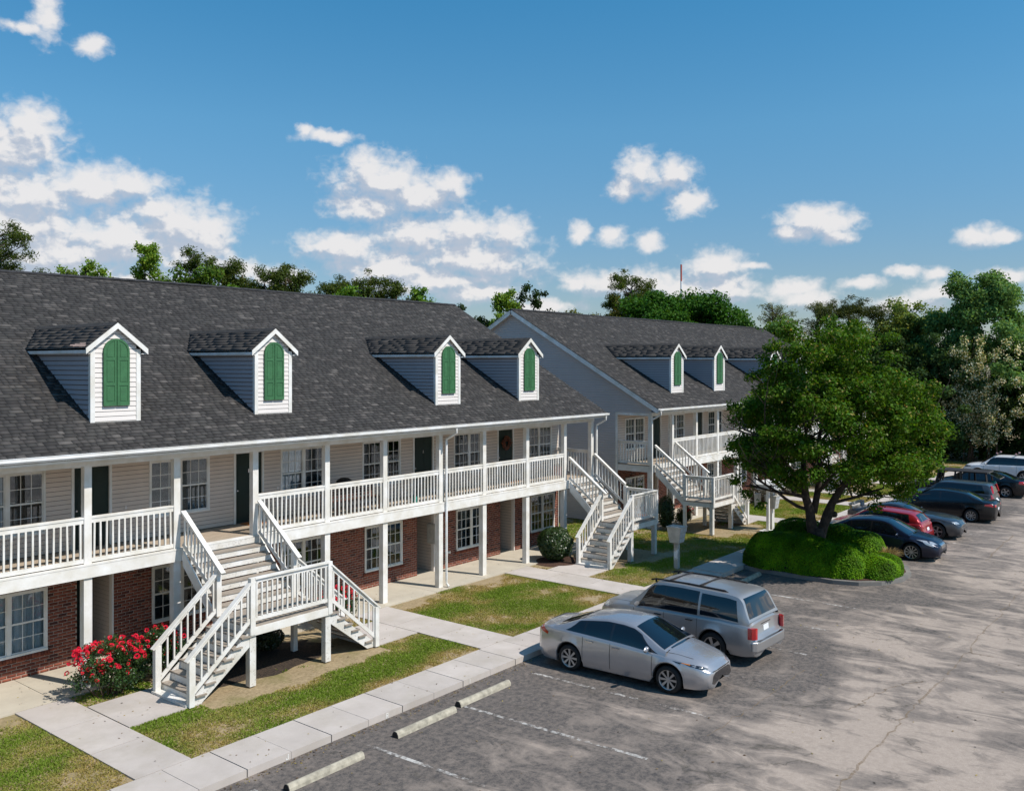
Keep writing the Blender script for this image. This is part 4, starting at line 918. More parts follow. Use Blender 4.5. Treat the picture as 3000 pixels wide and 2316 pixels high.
# --- the leafy tree on the island
def leafy_tree():
    base = Vector((33.2, -8.75, 0)); t = thing('leafy_tree', 'broad leafy green tree with forked dark trunk rising from clipped hedges on the parking island', 'tree', base)
    rr = random.Random(21); r = np.random.default_rng(21); m = MB(); tips = []
    # trunk: one bole that forks low, knotted
    m.tube([base+Vector(q) for q in ((0, 0, -.05), (.02, .02, .3), (-.02, .02, .8), (-.0, .0, 1.2), (.0, -.0, 1.45))], [.36, .29, .27, .28, .24], 12)
    L1 = [(-.08, .1, .9), (-.16, .17, 1.5), (-.20, .22, 2.1), (-.30, .34, 2.6), (-.28, .42, 3.3), (-.1, .5, 4.2)]
    L2 = [(.08, -.06, .9), (.12, -.15, 1.45), (.22, -.30, 1.95), (.36, -.40, 2.35), (.62, -.72, 3.0), (.95, -1.15, 3.9)]
    L3 = [(-.08, .12, 2.0), (.10, .05, 2.7), (.16, -.05, 3.5), (.3, .1, 4.4)]
    m.tube([base+Vector(q) for q in L1], [.17, .19, .17, .15, .12, .09], 10); m.tube([base+Vector(q) for q in L2], [.17, .18, .19, .14, .12, .09], 10); m.tube([base+Vector(q) for q in L3], [.13, .12, .10, .07], 8)
    m.lathe([(0, -.12), (.1, -.1), (.15, 0), (.1, .1), (0, .12)], 8, 'z', base+Vector((.36, -.47, 1.95)))
    for (q, d, ln, rad_) in ((L1[5], (-.2, .3, 1), 2.2, .10), (L1[4], (-.9, .5, .55), 2.9, .09), (L1[3], (-1, .9, .3), 2.5, .08), (L1[2], (-.9, 1.3, .30), 2.4, .07), (L2[5], (.5, -.4, 1), 2.2, .10), (L2[4], (.6, -.9, .4), 2.3, .09), (L2[3], (.9, -.9, .25), 2.0, .07), (L2[3], (1, .2, .5), 3.0, .07),
                               (L3[3], (.1, .2, 1), 2.3, .08), (L3[2], (.7, .9, .6), 2.7, .07), (L3[1], (-.8, -.7, .45), 2.7, .07), (L1[5], (-.9, -.3, .6), 2.4, .08), (L2[5], (.1, -1, .55), 2.6, .08), (L3[3], (.9, -.3, .8), 2.3, .07), (L1[3], (-.5, 1.5, .3), 2.1, .06)):
        branchy(m, base+Vector(q), d, ln, rad_, 2, rr, tips, .55, .18, 5, 3)
    m.build('trunk', 'bark', t, smooth=True)
    # crown envelope in which leaf clumps sit on the branch ends; ragged lower rim
    cen = base+Vector((.42, -.52, 4.9)); C, Q = [], []
    lat = Vector((math.sin(YAW), -math.cos(YAW), 0)); dep = Vector((math.cos(YAW), math.sin(YAW), 0))
    for p in tips:
        q = np.array(p)-np.array(cen)
        if (q[0]**2+q[1]**2)/3.7**2+(q[2]/(4.2 if q[2] > 0 else 2.6))**2 < 1: C.append(np.array(p)+r.normal(0, .15, 3)); Q.append(rr.uniform(.32, .55))
    n = 0
    while n < 235:
        d = r.normal(0, 1, 3); d /= np.linalg.norm(d); k = (.50+.50*r.random()**.55)
        lob = 1+.07*math.sin(4*math.atan2(d[1], d[0])+1)+.06*math.sin(6*d[2]+2)
        p = np.array(cen)+d*np.array([3.45, 3.45, 4.2 if d[2] > 0 else 2.75])*k*lob
        if p[2] < 2.3: continue
        if p[2] < 3.3 and r.random() < .45: continue
        if p[2] < 4.1 and math.hypot(p[0]-base.x, p[1]-base.y) < 1.9: continue
        C.append(p); Q.append(rr.uniform(.36, .68)); n += 1
    for (a, z) in ((-3.0, 5.9), (-3.1, 4.5), (-3.1, 3.9), (-2.9, 3.2), (-2.6, 2.7), (-2.2, 2.3), (3.9, 3.2), (4.1, 3.9), (3.6, 2.8), (4.3, 4.6), (-2.5, 7.0), (3.1, 2.7), (-1.6, 8.2), (1.5, 9.0), (.2, 9.1), (3.4, 6.9), (4.1, 5.4)):
        p = base+lat*a+dep*rr.uniform(-.6, .6)+Vector((0, 0, z)); C.append(np.array(p)); Q.append(rr.uniform(.26, .42))
    P, O = clump_pts(r, C, Q, 1050, .62, .35)
    n = len(P); hz = np.clip((P[:, 2]-2)/7, 0, 1)[:, None]
    T = tintvar(r, n, (.060, .130, .008), .42, .14); tip = r.random(n) < .06; T[tip] = tintvar(r, int(tip.sum()), (.26, .24, .08), .25)
    leaves('crown', P, r.uniform(.085, .165, n), T, 'leaf', t, r, .32, .58, .3, O)
leafy_tree()
# --- trees beyond the buildings and the lot, each one its own
def tree(name, label, cat, x, y, top, hw, kind, seed, group='trees beyond the buildings', low=.25, dens=1.0, col=None, leaf=None, lobes=None):
    r = np.random.default_rng(seed); rr = random.Random(seed); t = thing(name, label, cat, (x, y, -.2), group); m = MB(); b = Vector((x, y, -.2)); C, Q = [], []
    ch = top*(1-low)
    if kind == 'pine':
        m.tube([b, b+Vector((rr.uniform(-.2, .2), rr.uniform(-.2, .2), top*.5)), b+Vector((rr.uniform(-.4, .4), rr.uniform(-.4, .4), top*.97))], [.24, .17, .05], 7)
        for i in range(int(40*dens)):
            f = i/40/dens; z = top*(low+(1-low)*f); w = hw*(1-.55*f**1.6)*rr.uniform(.35, 1.0); a = rr.uniform(0, 2*PI); e = b+Vector((math.cos(a)*w, math.sin(a)*w, z+rr.uniform(-.2, .5)))
            m.tube([b+Vector((0, 0, z*.95)), b+Vector((math.cos(a)*w*.5, math.sin(a)*w*.5, z*.97)), e], [.06, .045, .02], 4)
            for k in range(3): C.append(np.array(e)+r.normal(0, .35, 3)*np.array([1, 1, .5])); Q.append(rr.uniform(.35, .70))
        c = col or (.065, .095, .018); P, O = clump_pts(r, C, Q, 420, .75, .15); n = len(P); leaves('crown', P, r.uniform(.16, .30, n), tintvar(r, n, c, .35), 'leaf', t, r, .3, .28, 0, O)
    elif kind == 'umbrella':
        m.tube([b, b+Vector((.2, .1, top*.55)), b+Vector((0, .3, top*.9))], [.3, .22, .1], 7)
        for i in range(110):
            a = rr.uniform(0, 2*PI); w = hw*math.sqrt(rr.random()); z = top-.35-1.3*(w/hw)**2-rr.uniform(0, 1.7); C.append(np.array(b+Vector((math.cos(a)*w, math.sin(a)*w, z)))); Q.append(rr.uniform(.4, .7))
        P, O = clump_pts(r, C, Q, 330, .55, .3); n = len(P); leaves('crown', P, r.uniform(.14, .25, n), tintvar(r, n, col or (.05, .066, .015), .3), 'leaf', t, r, .4, .3, 0, O)
    elif kind == 'wispy':
        m.tube([b, b+Vector((.2, .1, top*.6)), b+Vector((-.1, .3, top*.96))], [.3, .2, .07], 7)
        for i in range(90):
            f = rr.random(); z = top*(.55+.43*f); w = hw*rr.uniform(.1, 1)*math.sqrt(max(.05, 1-f*f*.9)); a = rr.uniform(0, 2*PI); e = b+Vector((math.cos(a)*w, math.sin(a)*w, z)); m.tube([b+Vector((0, 0, z*.93)), e], [.06, .02], 4)
            C.append(np.array(e)); Q.append(rr.uniform(.35, .6)); C.append(np.array(e)*.5+.5*np.array(b+Vector((0, 0, z*.97)))); Q.append(.4)
        P, O = clump_pts(r, C, Q, 150, .55, .2); n = len(P); leaves('crown', P, r.uniform(.16, .28, n), tintvar(r, n, col or (.13, .15, .07), .3), 'leaf', t, r, .4, .3, 0, O)  # pale default tint: distance haze painted into the leaf colour
    elif kind == 'young':
        m.tube([b, b+Vector((.1, .1, top*.5)), b+Vector((0, .1, top*.98))], [.16, .10, .02], 6)
        for i in range(42):
            f = rr.random(); z = top*(low+(1-low)*f); w = hw*(1-.78*f)*rr.uniform(.5, 1.05); a = rr.uniform(0, 2*PI); e = b+Vector((math.cos(a)*w, math.sin(a)*w, z+.35)); m.tube([b+Vector((0, 0, z-.2)), e], [.03, .01], 4)
            for k in (.5, .75, 1.0): C.append(np.array(b+Vector((math.cos(a)*w*k, math.sin(a)*w*k, z+.45*k-.1)))); Q.append(rr.uniform(.22, .5))
        P, O = clump_pts(r, C, Q, 230*dens, .9, .0); P += r.normal(0, .09, P.shape); n = len(P); leaves('crown', P, r.uniform(.12, .22, n), tintvar(r, n, col or (.17, .27, .035), .25), 'leaf', t, r, .1, .75, .2, O)
    else:
        m.tube([b, b+Vector((rr.uniform(-.3, .3), rr.uniform(-.3, .3), top*.4)), b+Vector((0, 0, top*.7))], [.32, .24, .1], 7)
        for i in range(6): a = i*1.05; m.tube([b+Vector((0, 0, top*.35)), b+Vector((math.cos(a)*hw*.6, math.sin(a)*hw*.6, top*.72))], [.12, .03], 5)
        N_ = int((46+10*hw)*dens); cz = top*(low+(1-low)*.5); hz = top*(1-low)*.5
        for i in range(N_):
            d = r.normal(0, 1, 3); d /= np.linalg.norm(d); k = .5+.5*r.random()**.5; lob = 1+.16*math.sin(3*math.atan2(d[1], d[0])+seed)+.13*math.sin(5*d[2]+seed)
            C.append(np.array(b)+np.array([0, 0, cz])+d*k*lob*np.array([hw*(1-.25*max(0, d[2])), hw*(1-.25*max(0, d[2])), hz])); Q.append(rr.uniform(.45, .95)*max(.7, hw/3.2))
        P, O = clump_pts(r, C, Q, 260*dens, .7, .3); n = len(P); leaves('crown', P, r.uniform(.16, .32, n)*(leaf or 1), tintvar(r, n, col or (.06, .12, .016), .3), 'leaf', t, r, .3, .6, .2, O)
    m.build('trunk', 'bark_pine' if kind in ('pine', 'umbrella') else 'bark', t, smooth=True)
    return t
G1 = 'trees rising behind the near roof'
tree('pine_tree', 'tall dark pine at the left edge of the photo, behind the near roof', 'tree', 24.9, 44.0, 16.8, 5.2, 'pine', 1, G1, low=.45, dens=1.7)
tree('pine_tree', 'low pine top just right of the tallest pine on the left', 'tree', 27.9, 40.6, 13.7, 2.8, 'pine', 2, G1, low=.4)
for k, (x, y, tp) in enumerate(((28.6, 40.0, 13.9), (29.3, 39.0, 14.3), (30.0, 38.2, 13.8))): tree('young_tree', 'light green treetop, %s of the trio left of the yellow-green tree' % ('leftmost', 'middle', 'rightmost')[k], 'tree', x, y, tp-.1, 2.5, 'young', 30+k, G1, low=.45, dens=2.2)
tree('young_tree', 'tall pale yellow-green young tree with loose leaves behind the near roof', 'tree', 31.7, 35.8, 15.2, 3.4, 'young', 4, G1, low=.45, dens=2.2)
tree('broadleaf_tree', 'rounded mid-green tree behind the ridge between the young tree and the small pines', 'tree', 33.5, 33.5, 14.2, 3.4, 'broad', 5, G1, low=.45, col=(.075, .14, .018))
tree('broadleaf_tree', 'bright green low tree tucked against the brownish pine top', 'tree', 35.3, 31.7, 13.4, 2.6, 'broad', 6, G1, low=.45, col=(.09, .18, .02))
tree('pine_tree', 'brownish green pine top rising out of the rounded green tree', 'tree', 34.3, 33.6, 14.7, 1.9, 'pine', 60, G1, low=.55)
tree('pine_tree', 'small dark pine, first of the two right of the rounded tree', 'tree', 36.9, 32.9, 14.3, 2.0, 'pine', 7, G1, low=.5, dens=1.2)
tree('pine_tree', 'small dark pine, lower of the neighbouring pair above the ridge', 'tree', 38.1, 31.0, 13.6, 1.5, 'pine', 8, G1, low=.5)
tree('pine_tree', 'round-topped dark pine, taller of the neighbouring pair above the ridge', 'tree', 39.1, 29.9, 14.2, 1.9, 'pine', 9, G1, low=.5, dens=1.2)
for k, (x, y, tp, h) in enumerate(((40.8, 28.9, 12.8, 3.2), (42.6, 27.7, 12.9, 3.2))): tree('broadleaf_tree', 'low bright green tree above the near ridge, %s' % ('beside the round-topped pine', 'before the dark row of pines')[k], 'tree', x, y, tp, h, 'broad', 40+k, G1, low=.4, col=(.10, .19, .02))
tree('pine_tree', 'dark pine, left one of the row near the right end of the near ridge', 'tree', 43.5, 30.3, 13.6, 2.0, 'pine', 10, G1, low=.5); tree('pine_tree', 'dark pine, highest of the row near the right end of the near ridge', 'tree', 44.9, 28.9, 13.9, 2.0, 'pine', 11, G1, low=.5); tree('pine_tree', 'dark pine, right one of the row near the right end of the near ridge', 'tree', 46.4, 27.5, 13.5, 2.3, 'pine', 12, G1, low=.5)
tree('young_tree', 'small light green treetop just left of where the near ridge ends', 'tree', 47.5, 25.7, 13.1, 2.8, 'young', 13, G1, low=.5, dens=2, col=(.13, .24, .03))
G2 = 'trees in the gap between the two roofs and behind the farther one'
tree('pine_tree', 'dark dense tree in the gap between the two roofs, left one', 'tree', 53.2, 25.6, 12.3, 2.8, 'broad', 14, G2, low=.3, col=(.03, .05, .014), dens=1.3)
tree('young_tree', 'bright light green tree in the gap between the two roofs', 'tree', 54.6, 23.6, 13.0, 3.6, 'young', 15, G2, low=.3, dens=2.6)
tree('pine_tree', 'dark round tree just left of the gable peak, behind it', 'tree', 57.4, 23.0, 13.4, 2.8, 'broad', 16, G2, low=.4, col=(.025, .05, .012), dens=1.2)
for k, (x, y, tp, h) in enumerate(((61.6, 21.8, 12.5, 3.4), (64.3, 20.0, 12.9, 3.4))): tree('broadleaf_tree', ('yellowish green tree above the farther ridge, left of the open-crowned pine', 'yellowish green tree above the farther ridge, directly below the open-crowned pine')[k], 'tree', x, y, tp, h, 'broad', 50+k, G2, low=.4, col=(.14, .14, .03))
tree('pine_tree', 'open-crowned tall pine standing above the yellowish trees', 'tree', 66.5, 19.4, 15.0, 3.4, 'pine', 18, G2, low=.68, dens=1.1)
tree('broadleaf_tree', 'big deep green domed tree behind the middle of the farther roof', 'tree', 64.0, 13.4, 14.2, 4.5, 'broad', 19, G2, low=.25, col=(.045, .125, .014), dens=1.7)
tree('broadleaf_tree', 'lower right shoulder tree beside the big green dome', 'tree', 66.5, 10.0, 12.3, 2.6, 'broad', 20, G2, low=.3, col=(.04, .11, .014), dens=1.3)
G3 = 'trees along the far end of the lot'
tree('cypress_tree', 'pale hazy feathery tree, left one of the far pair', 'tree', 82, 12.9, 13.9, 3.6, 'wispy', 21, G3); tree('cypress_tree', 'pale hazy feathery tree, right one of the far pair', 'tree', 89, 11.2, 14.2, 3.6, 'wispy', 22, G3)
tree('pine_tree', 'dark flat-topped pine above the leafy tree', 'tree', 81.3, 5.6, 14.2, 2.9, 'umbrella', 23, G3)
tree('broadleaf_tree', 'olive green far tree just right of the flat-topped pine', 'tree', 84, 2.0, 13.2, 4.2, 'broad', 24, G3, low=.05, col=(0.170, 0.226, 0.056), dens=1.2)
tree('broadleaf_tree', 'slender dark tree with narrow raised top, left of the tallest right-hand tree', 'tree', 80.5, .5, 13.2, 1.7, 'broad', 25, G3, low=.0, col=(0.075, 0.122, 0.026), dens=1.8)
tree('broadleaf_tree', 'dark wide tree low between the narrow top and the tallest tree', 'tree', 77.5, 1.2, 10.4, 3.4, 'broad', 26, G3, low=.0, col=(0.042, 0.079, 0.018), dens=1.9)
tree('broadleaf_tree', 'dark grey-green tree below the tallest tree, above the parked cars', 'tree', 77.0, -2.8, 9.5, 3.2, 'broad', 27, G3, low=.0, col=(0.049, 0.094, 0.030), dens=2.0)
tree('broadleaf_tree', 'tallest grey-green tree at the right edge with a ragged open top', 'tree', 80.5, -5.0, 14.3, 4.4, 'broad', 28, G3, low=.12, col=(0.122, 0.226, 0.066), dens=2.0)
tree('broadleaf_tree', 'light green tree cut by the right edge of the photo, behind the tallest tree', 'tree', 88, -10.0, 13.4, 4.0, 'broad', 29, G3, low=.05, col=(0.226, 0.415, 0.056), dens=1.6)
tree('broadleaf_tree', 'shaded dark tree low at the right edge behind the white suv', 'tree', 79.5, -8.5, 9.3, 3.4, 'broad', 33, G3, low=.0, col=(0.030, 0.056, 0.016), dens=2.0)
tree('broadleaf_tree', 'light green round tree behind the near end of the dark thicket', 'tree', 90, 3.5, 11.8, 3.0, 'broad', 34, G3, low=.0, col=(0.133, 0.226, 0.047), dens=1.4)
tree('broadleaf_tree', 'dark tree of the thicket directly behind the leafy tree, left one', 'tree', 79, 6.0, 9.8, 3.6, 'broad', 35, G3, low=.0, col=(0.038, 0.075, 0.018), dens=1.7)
tree('broadleaf_tree', 'far green tree between the farther roof and the leafy tree', 'tree', 76, 12.5, 11.6, 4.2, 'broad', 36, G3, low=.0, col=(0.094, 0.170, 0.034), dens=1.4)
r = np.random.default_rng(91); n = 60000; P = np.stack([r.uniform(76.6, 82, n), r.uniform(-16, 22, n), 6.5*r.random(n)**.8-.1], 1); n1 = np.array([mnoise.noise(Vector((p[1]*.6, p[2]*.7, p[0]*.4))) for p in P]); P = P[n1 > -.25]; n = len(P)
o = leaves('undergrowth', P, r.uniform(.18, .34, n), tintvar(r, n, (.04, .075, .018), .35), 'leaf', None, r, .3, .6, .2); tag(o, 'dark tangled undergrowth below the trees at the far end of the lot', 'undergrowth', kind='stuff')
# blossoming creeper hung over the dark thicket
def creeper():
    r = np.random.default_rng(77); rr = random.Random(77); t = thing('flowering_creeper', 'pale blossoming creeper hanging over the dark trees at the right edge', 'creeper', (75.4, -5.5, -.2)); m = MB(); C, Q = [], []
    for k in range(44):
        y = -5.4+rr.gauss(0, 1.2); z0 = rr.uniform(4, 9.8); p = [Vector((76.6-rr.random(), y, 0)), Vector((75.6, y+rr.uniform(-.4, .4), z0*.5)), Vector((75.8+rr.random()*.7, y+rr.uniform(-.6, .6), z0))]; (m.tube(p, [.035, .025, .012], 4) if k % 4 == 0 else None)
        for j in range(5):
            f = rr.uniform(.35, 1); C.append(np.array([75.2+rr.random()*.8, y+rr.gauss(0, .35), z0*f])); Q.append(rr.uniform(.25, .5))
    for k in range(26): C.append(np.array([74.9+rr.random(), -3.1+rr.gauss(0, .9), 3.6+rr.gauss(0, .7)])); Q.append(.3)
    P, O = clump_pts(r, C, Q, 330, 1.2, .2); n = len(P); leaves('blossoms', P, r.uniform(.09, .17, n), tintvar(r, n, (.80, .73, .50), .25), 'petal', t, r, .3, .7, .6, O)
    P, O = clump_pts(r, C, [q*1.2 for q in Q], 200, 1.2, .2); n = len(P); leaves('foliage', P, r.uniform(.12, .2, n), tintvar(r, n, (.09, .14, .035), .3), 'leaf', t, r, .3, .5, .6, O)
    m.build('stems', 'stem_brown', t)
creeper()
# --- clipped hedges
def hedge(label, blobs_, n, seed, col):
    r = np.random.default_rng(seed); cx = np.mean([b[0] for b in blobs_]); cy = np.mean([b[1] for b in blobs_]); t = thing('hedge', label, 'hedge', (cx, cy, 0), 'clipped hedges on the parking island'); E_ = 2.6
    def inside(P, b, f=1.0):
        x, y, rx, ry, h = b; return (np.abs((P[:, 0]-x)/rx/f)**E_+np.abs((P[:, 1]-y)/ry/f)**E_+np.abs(P[:, 2]/h/f)**E_) < 1
    P, N = [], []
    tot = sum(b[2]*b[3]+b[4]*(b[2]+b[3]) for b in blobs_)
    for b in blobs_:
        k = int(n*(b[2]*b[3]+b[4]*(b[2]+b[3]))/tot); d = r.normal(0, 1, (k, 3)); d[:, 2] = np.abs(d[:, 2]); s = (np.abs(d)**E_).sum(1)**(1/E_); q = d/s[:, None]
        g = np.sign(q)*np.abs(q)**(E_-1)/np.array([b[2], b[3], b[4]]); g /= np.linalg.norm(g, axis=1)[:, None]
        p = q*np.array([b[2], b[3], b[4]])+np.array([b[0], b[1], 0]); nz = np.array([mnoise.noise(Vector(v)*2.1) for v in p]); nz2 = np.array([mnoise.noise(Vector(v)*.9+Vector((3, 1, 7))) for v in p]); p = p+g*(np.clip(nz*.08+nz2*.10, -.05, .2))[:, None]+g*r.normal(0, .016, (k, 1))
        ok = np.ones(k, bool)
        for b2 in blobs_:
            if b2 is not b: ok &= ~inside(p, b2, .97)
        ok &= p[:, 2] > .02; P.append(p[ok]); N.append(g[ok])
    P = np.concatenate(P); N = np.concatenate(N); m = len(P)
    gz = np.array([mnoise.noise(Vector(v)*1.7) for v in P])[:, None]; TT = tintvar(r, m, col, .4, .12)*(1+.7*gz)+np.clip(gz, 0, 1)*np.array([.05, .03, 0])
    leaves('foliage', P, r.uniform(.045, .085, m), np.clip(TT, .004, 1), 'leaf', t, r, .5, .55, 0, N)
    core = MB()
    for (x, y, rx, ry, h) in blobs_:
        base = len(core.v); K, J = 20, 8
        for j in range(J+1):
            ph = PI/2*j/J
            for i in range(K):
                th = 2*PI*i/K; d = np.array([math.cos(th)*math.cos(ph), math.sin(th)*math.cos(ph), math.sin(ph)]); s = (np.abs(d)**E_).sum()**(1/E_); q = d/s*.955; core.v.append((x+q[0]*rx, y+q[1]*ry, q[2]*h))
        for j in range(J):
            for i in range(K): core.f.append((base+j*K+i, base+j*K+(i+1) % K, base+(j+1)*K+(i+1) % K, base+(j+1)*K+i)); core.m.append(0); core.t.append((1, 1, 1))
    core.build('dark_core', 'leaf_core', t, smooth=True)
hedge('clipped green hedge wrapping the front of the island, low round lobe at its tip', [(32.5, -7.55, .95, 1.25, 1.28), (32.45, -8.75, .92, 1.2, 1.22), (32.65, -9.75, .92, 1.0, 1.02), (33.5, -10.85, 1.15, .72, .66)], 90000, 3, (.095, .215, .006))
hedge('clipped green hedge along the rear of the island beside the navy sedan', [(35.1, -7.4, 1.05, 1.2, 1.34), (35.15, -8.6, 1.0, 1.2, 1.28), (35.2, -9.6, .95, 1.0, 1.12)], 60000, 4, (.085, .195, .006))
def tuft(x, y, label):
    r = np.random.default_rng(9); n = 900; t = thing('ornamental_grass', label, 'grass clump', (x, y, 0)); a = r.uniform(0, 2*PI, n); ln = r.uniform(.35, .8, n); lean = r.uniform(.1, .75, n); o = np.array([x, y, 0]); b = o+np.stack([np.cos(a)*.12, np.sin(a)*.12, 0*a], 1); d = np.stack([np.cos(a), np.sin(a), 0*a], 1); sd = np.stack([-np.sin(a), np.cos(a), 0*a], 1)*.007
    m1 = b+d*(ln*lean*.4)[:, None]+np.array([0, 0, 1])*(ln*.75)[:, None]; e = b+d*(ln*lean)[:, None]+np.array([0, 0, 1])*(ln*(1-.4*lean))[:, None]; L0 = np.array([x, y, 0])
    V = np.concatenate([np.stack([b-sd, b+sd, m1+sd, m1-sd], 1).reshape(-1, 3), np.stack([m1-sd, m1+sd, e+sd*.3, e-sd*.3], 1).reshape(-1, 3)])-L0; F = np.arange(len(V)).reshape(-1, 4); T = np.concatenate([tintvar(r, n, (.30, .22, .10), .3)]*2)
    link('blades', npmesh('blades', V, F, 'grass_blade', T), t)
tuft(35.0, -10.75, 'tan ornamental grass clump between the two hedges at the island tip')
# --- rose bushes with single blooms
def rose(x, y, rx, ry, h, nb, label, seed, dens=1.0):
    r = np.random.default_rng(seed); rr = random.Random(seed); t = thing('rose_bush', label, 'rose bush', (x, y, -.03), 'red rose bushes beside the staircases'); m = MB(); C, Q = [], []
    for i in range(26):
        a = rr.uniform(0, 2*PI); w = rr.uniform(.2, 1); e = Vector((x+math.cos(a)*rx*w, y+math.sin(a)*ry*w, h*rr.uniform(.45, 1)*(1-.25*w))); m.tube([(x+math.cos(a)*rx*w*.35, y+math.sin(a)*ry*w*.35, -.04), (x+math.cos(a)*rx*w*.7, y+math.sin(a)*ry*w*.7, e.z*.5), e], [.014, .010, .006], 4)
        C.append(np.array(e)); Q.append(rr.uniform(.16, .27)); C.append(np.array((e.x, e.y, e.z*.6))); Q.append(rr.uniform(.14, .26))
    P, O = clump_pts(r, C, Q, 4200*dens, .9, .1); P = P[P[:, 2] > .03]; n = len(P); leaves('foliage', P, r.uniform(.035, .07, n), tintvar(r, n, (.035, .075, .016), .3), 'leaf_glossy', t, r, .3, .6, 0); m.build('stems', 'stem_brown', t)
    fl = MB(); fl.tint = (.60, .014, .04)
    for k in range(9):
        a = k*2.4; q = .012+.013*(k/9); p = Vector((math.cos(a)*q, math.sin(a)*q, .012-.016*(k/9))); u = Vector((math.cos(a), math.sin(a), .5)).normalized()*.021; v = Vector((-math.sin(a), math.cos(a), 0))*.018; fl.face([p-v, p+u*.6-v*.9, p+u, p+u*.6+v*.9, p+v])
    me = None; o0 = woff(t)
    for i in range(nb):
        a = rr.uniform(0, 2*PI); w = math.sqrt(rr.random()); z = h*(.35+.70*rr.random()**.5)*(1-.18*w); p = Vector((x+math.cos(a)*rx*1.08*w, y+math.sin(a)*ry*1.08*w, z))
        if me is None: o = fl.build('bloom', 'petal', t, tint=True); me = o.data; me.transform(Matrix.Translation(o0))
        else: o = link('bloom', me, t)
        o.location = p-o0; s = rr.uniform(1.0, 1.9); o.scale = (s, s, s); o.rotation_euler = (rr.uniform(.1, 1.2), rr.uniform(-.5, .5), rr.uniform(-1.2, .8))
rose(10.35, -.75, .92, .45, 1.28, 150, 'red rose bush full of blooms at the bottom left, by the first post', 5, 1.1)
rose(11.75, -.62, .62, .34, 1.25, 60, 'red rose bush behind the left flight of the wide staircase', 6)
rose(17.15, -.60, .70, .34, 1.1, 90, 'red rose bush behind the right flight of the wide staircase', 7)
rose(38.0, -.75, .60, .34, .95, 26, 'small red rose bush in shade under the gable-corner staircase', 8, .6)
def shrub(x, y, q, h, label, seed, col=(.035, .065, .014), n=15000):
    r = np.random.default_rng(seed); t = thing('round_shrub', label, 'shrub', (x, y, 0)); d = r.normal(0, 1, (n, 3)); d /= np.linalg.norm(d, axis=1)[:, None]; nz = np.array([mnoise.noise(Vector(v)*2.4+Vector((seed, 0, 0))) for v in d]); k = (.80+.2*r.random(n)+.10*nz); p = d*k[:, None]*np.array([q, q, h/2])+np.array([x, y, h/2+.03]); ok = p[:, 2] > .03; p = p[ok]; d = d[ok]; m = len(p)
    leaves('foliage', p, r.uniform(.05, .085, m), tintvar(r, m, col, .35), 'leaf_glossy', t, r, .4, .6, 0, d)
    c = MB(); c.lathe([(.02, .1), (q*.45, .12), (q*.66, h*.5), (q*.45, h*.8), (.02, h*.87)], 14, 'z', (x, y, 0)); c.build('dark_core', 'leaf_core', t, smooth=True)
shrub(28.0, -.52, .68, 1.28, 'round dark green shrub beside the staircase at the near building end', 31)
m = MB(); m.lathe([(0, .012), (.8, .010), (1.0, -.02)], 20, 'z', (28.05, -.62, 0)); o = m.build('mulch_bed', 'bed_mulch', lawn)
shrub(36.6, -.55, .40, 1.5, 'thin dark shrub under the gable corner of the farther building', 32, n=3500)
shrub(46.9, -.7, .8, .9, 'brown-green low shrub at the downspout of the farther building', 34, (.07, .055, .03), n=5000)
shrub(52.0, -.7, .7, .9, 'dark low shrub before the farther building, seen under the tree', 35, n=4000)

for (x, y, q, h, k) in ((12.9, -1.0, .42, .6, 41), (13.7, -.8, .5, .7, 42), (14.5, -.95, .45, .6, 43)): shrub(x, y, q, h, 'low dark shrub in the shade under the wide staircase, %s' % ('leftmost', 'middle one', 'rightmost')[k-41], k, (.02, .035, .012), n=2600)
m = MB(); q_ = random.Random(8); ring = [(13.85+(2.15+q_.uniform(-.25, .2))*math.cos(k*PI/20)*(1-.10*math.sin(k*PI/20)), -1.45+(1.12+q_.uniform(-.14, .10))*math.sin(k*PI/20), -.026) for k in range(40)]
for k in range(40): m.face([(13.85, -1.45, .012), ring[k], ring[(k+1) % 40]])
m.build('litter_and_shade', 'landing_shade', lawn)  # irregular dark patch: the landing's shade put into the ground colour
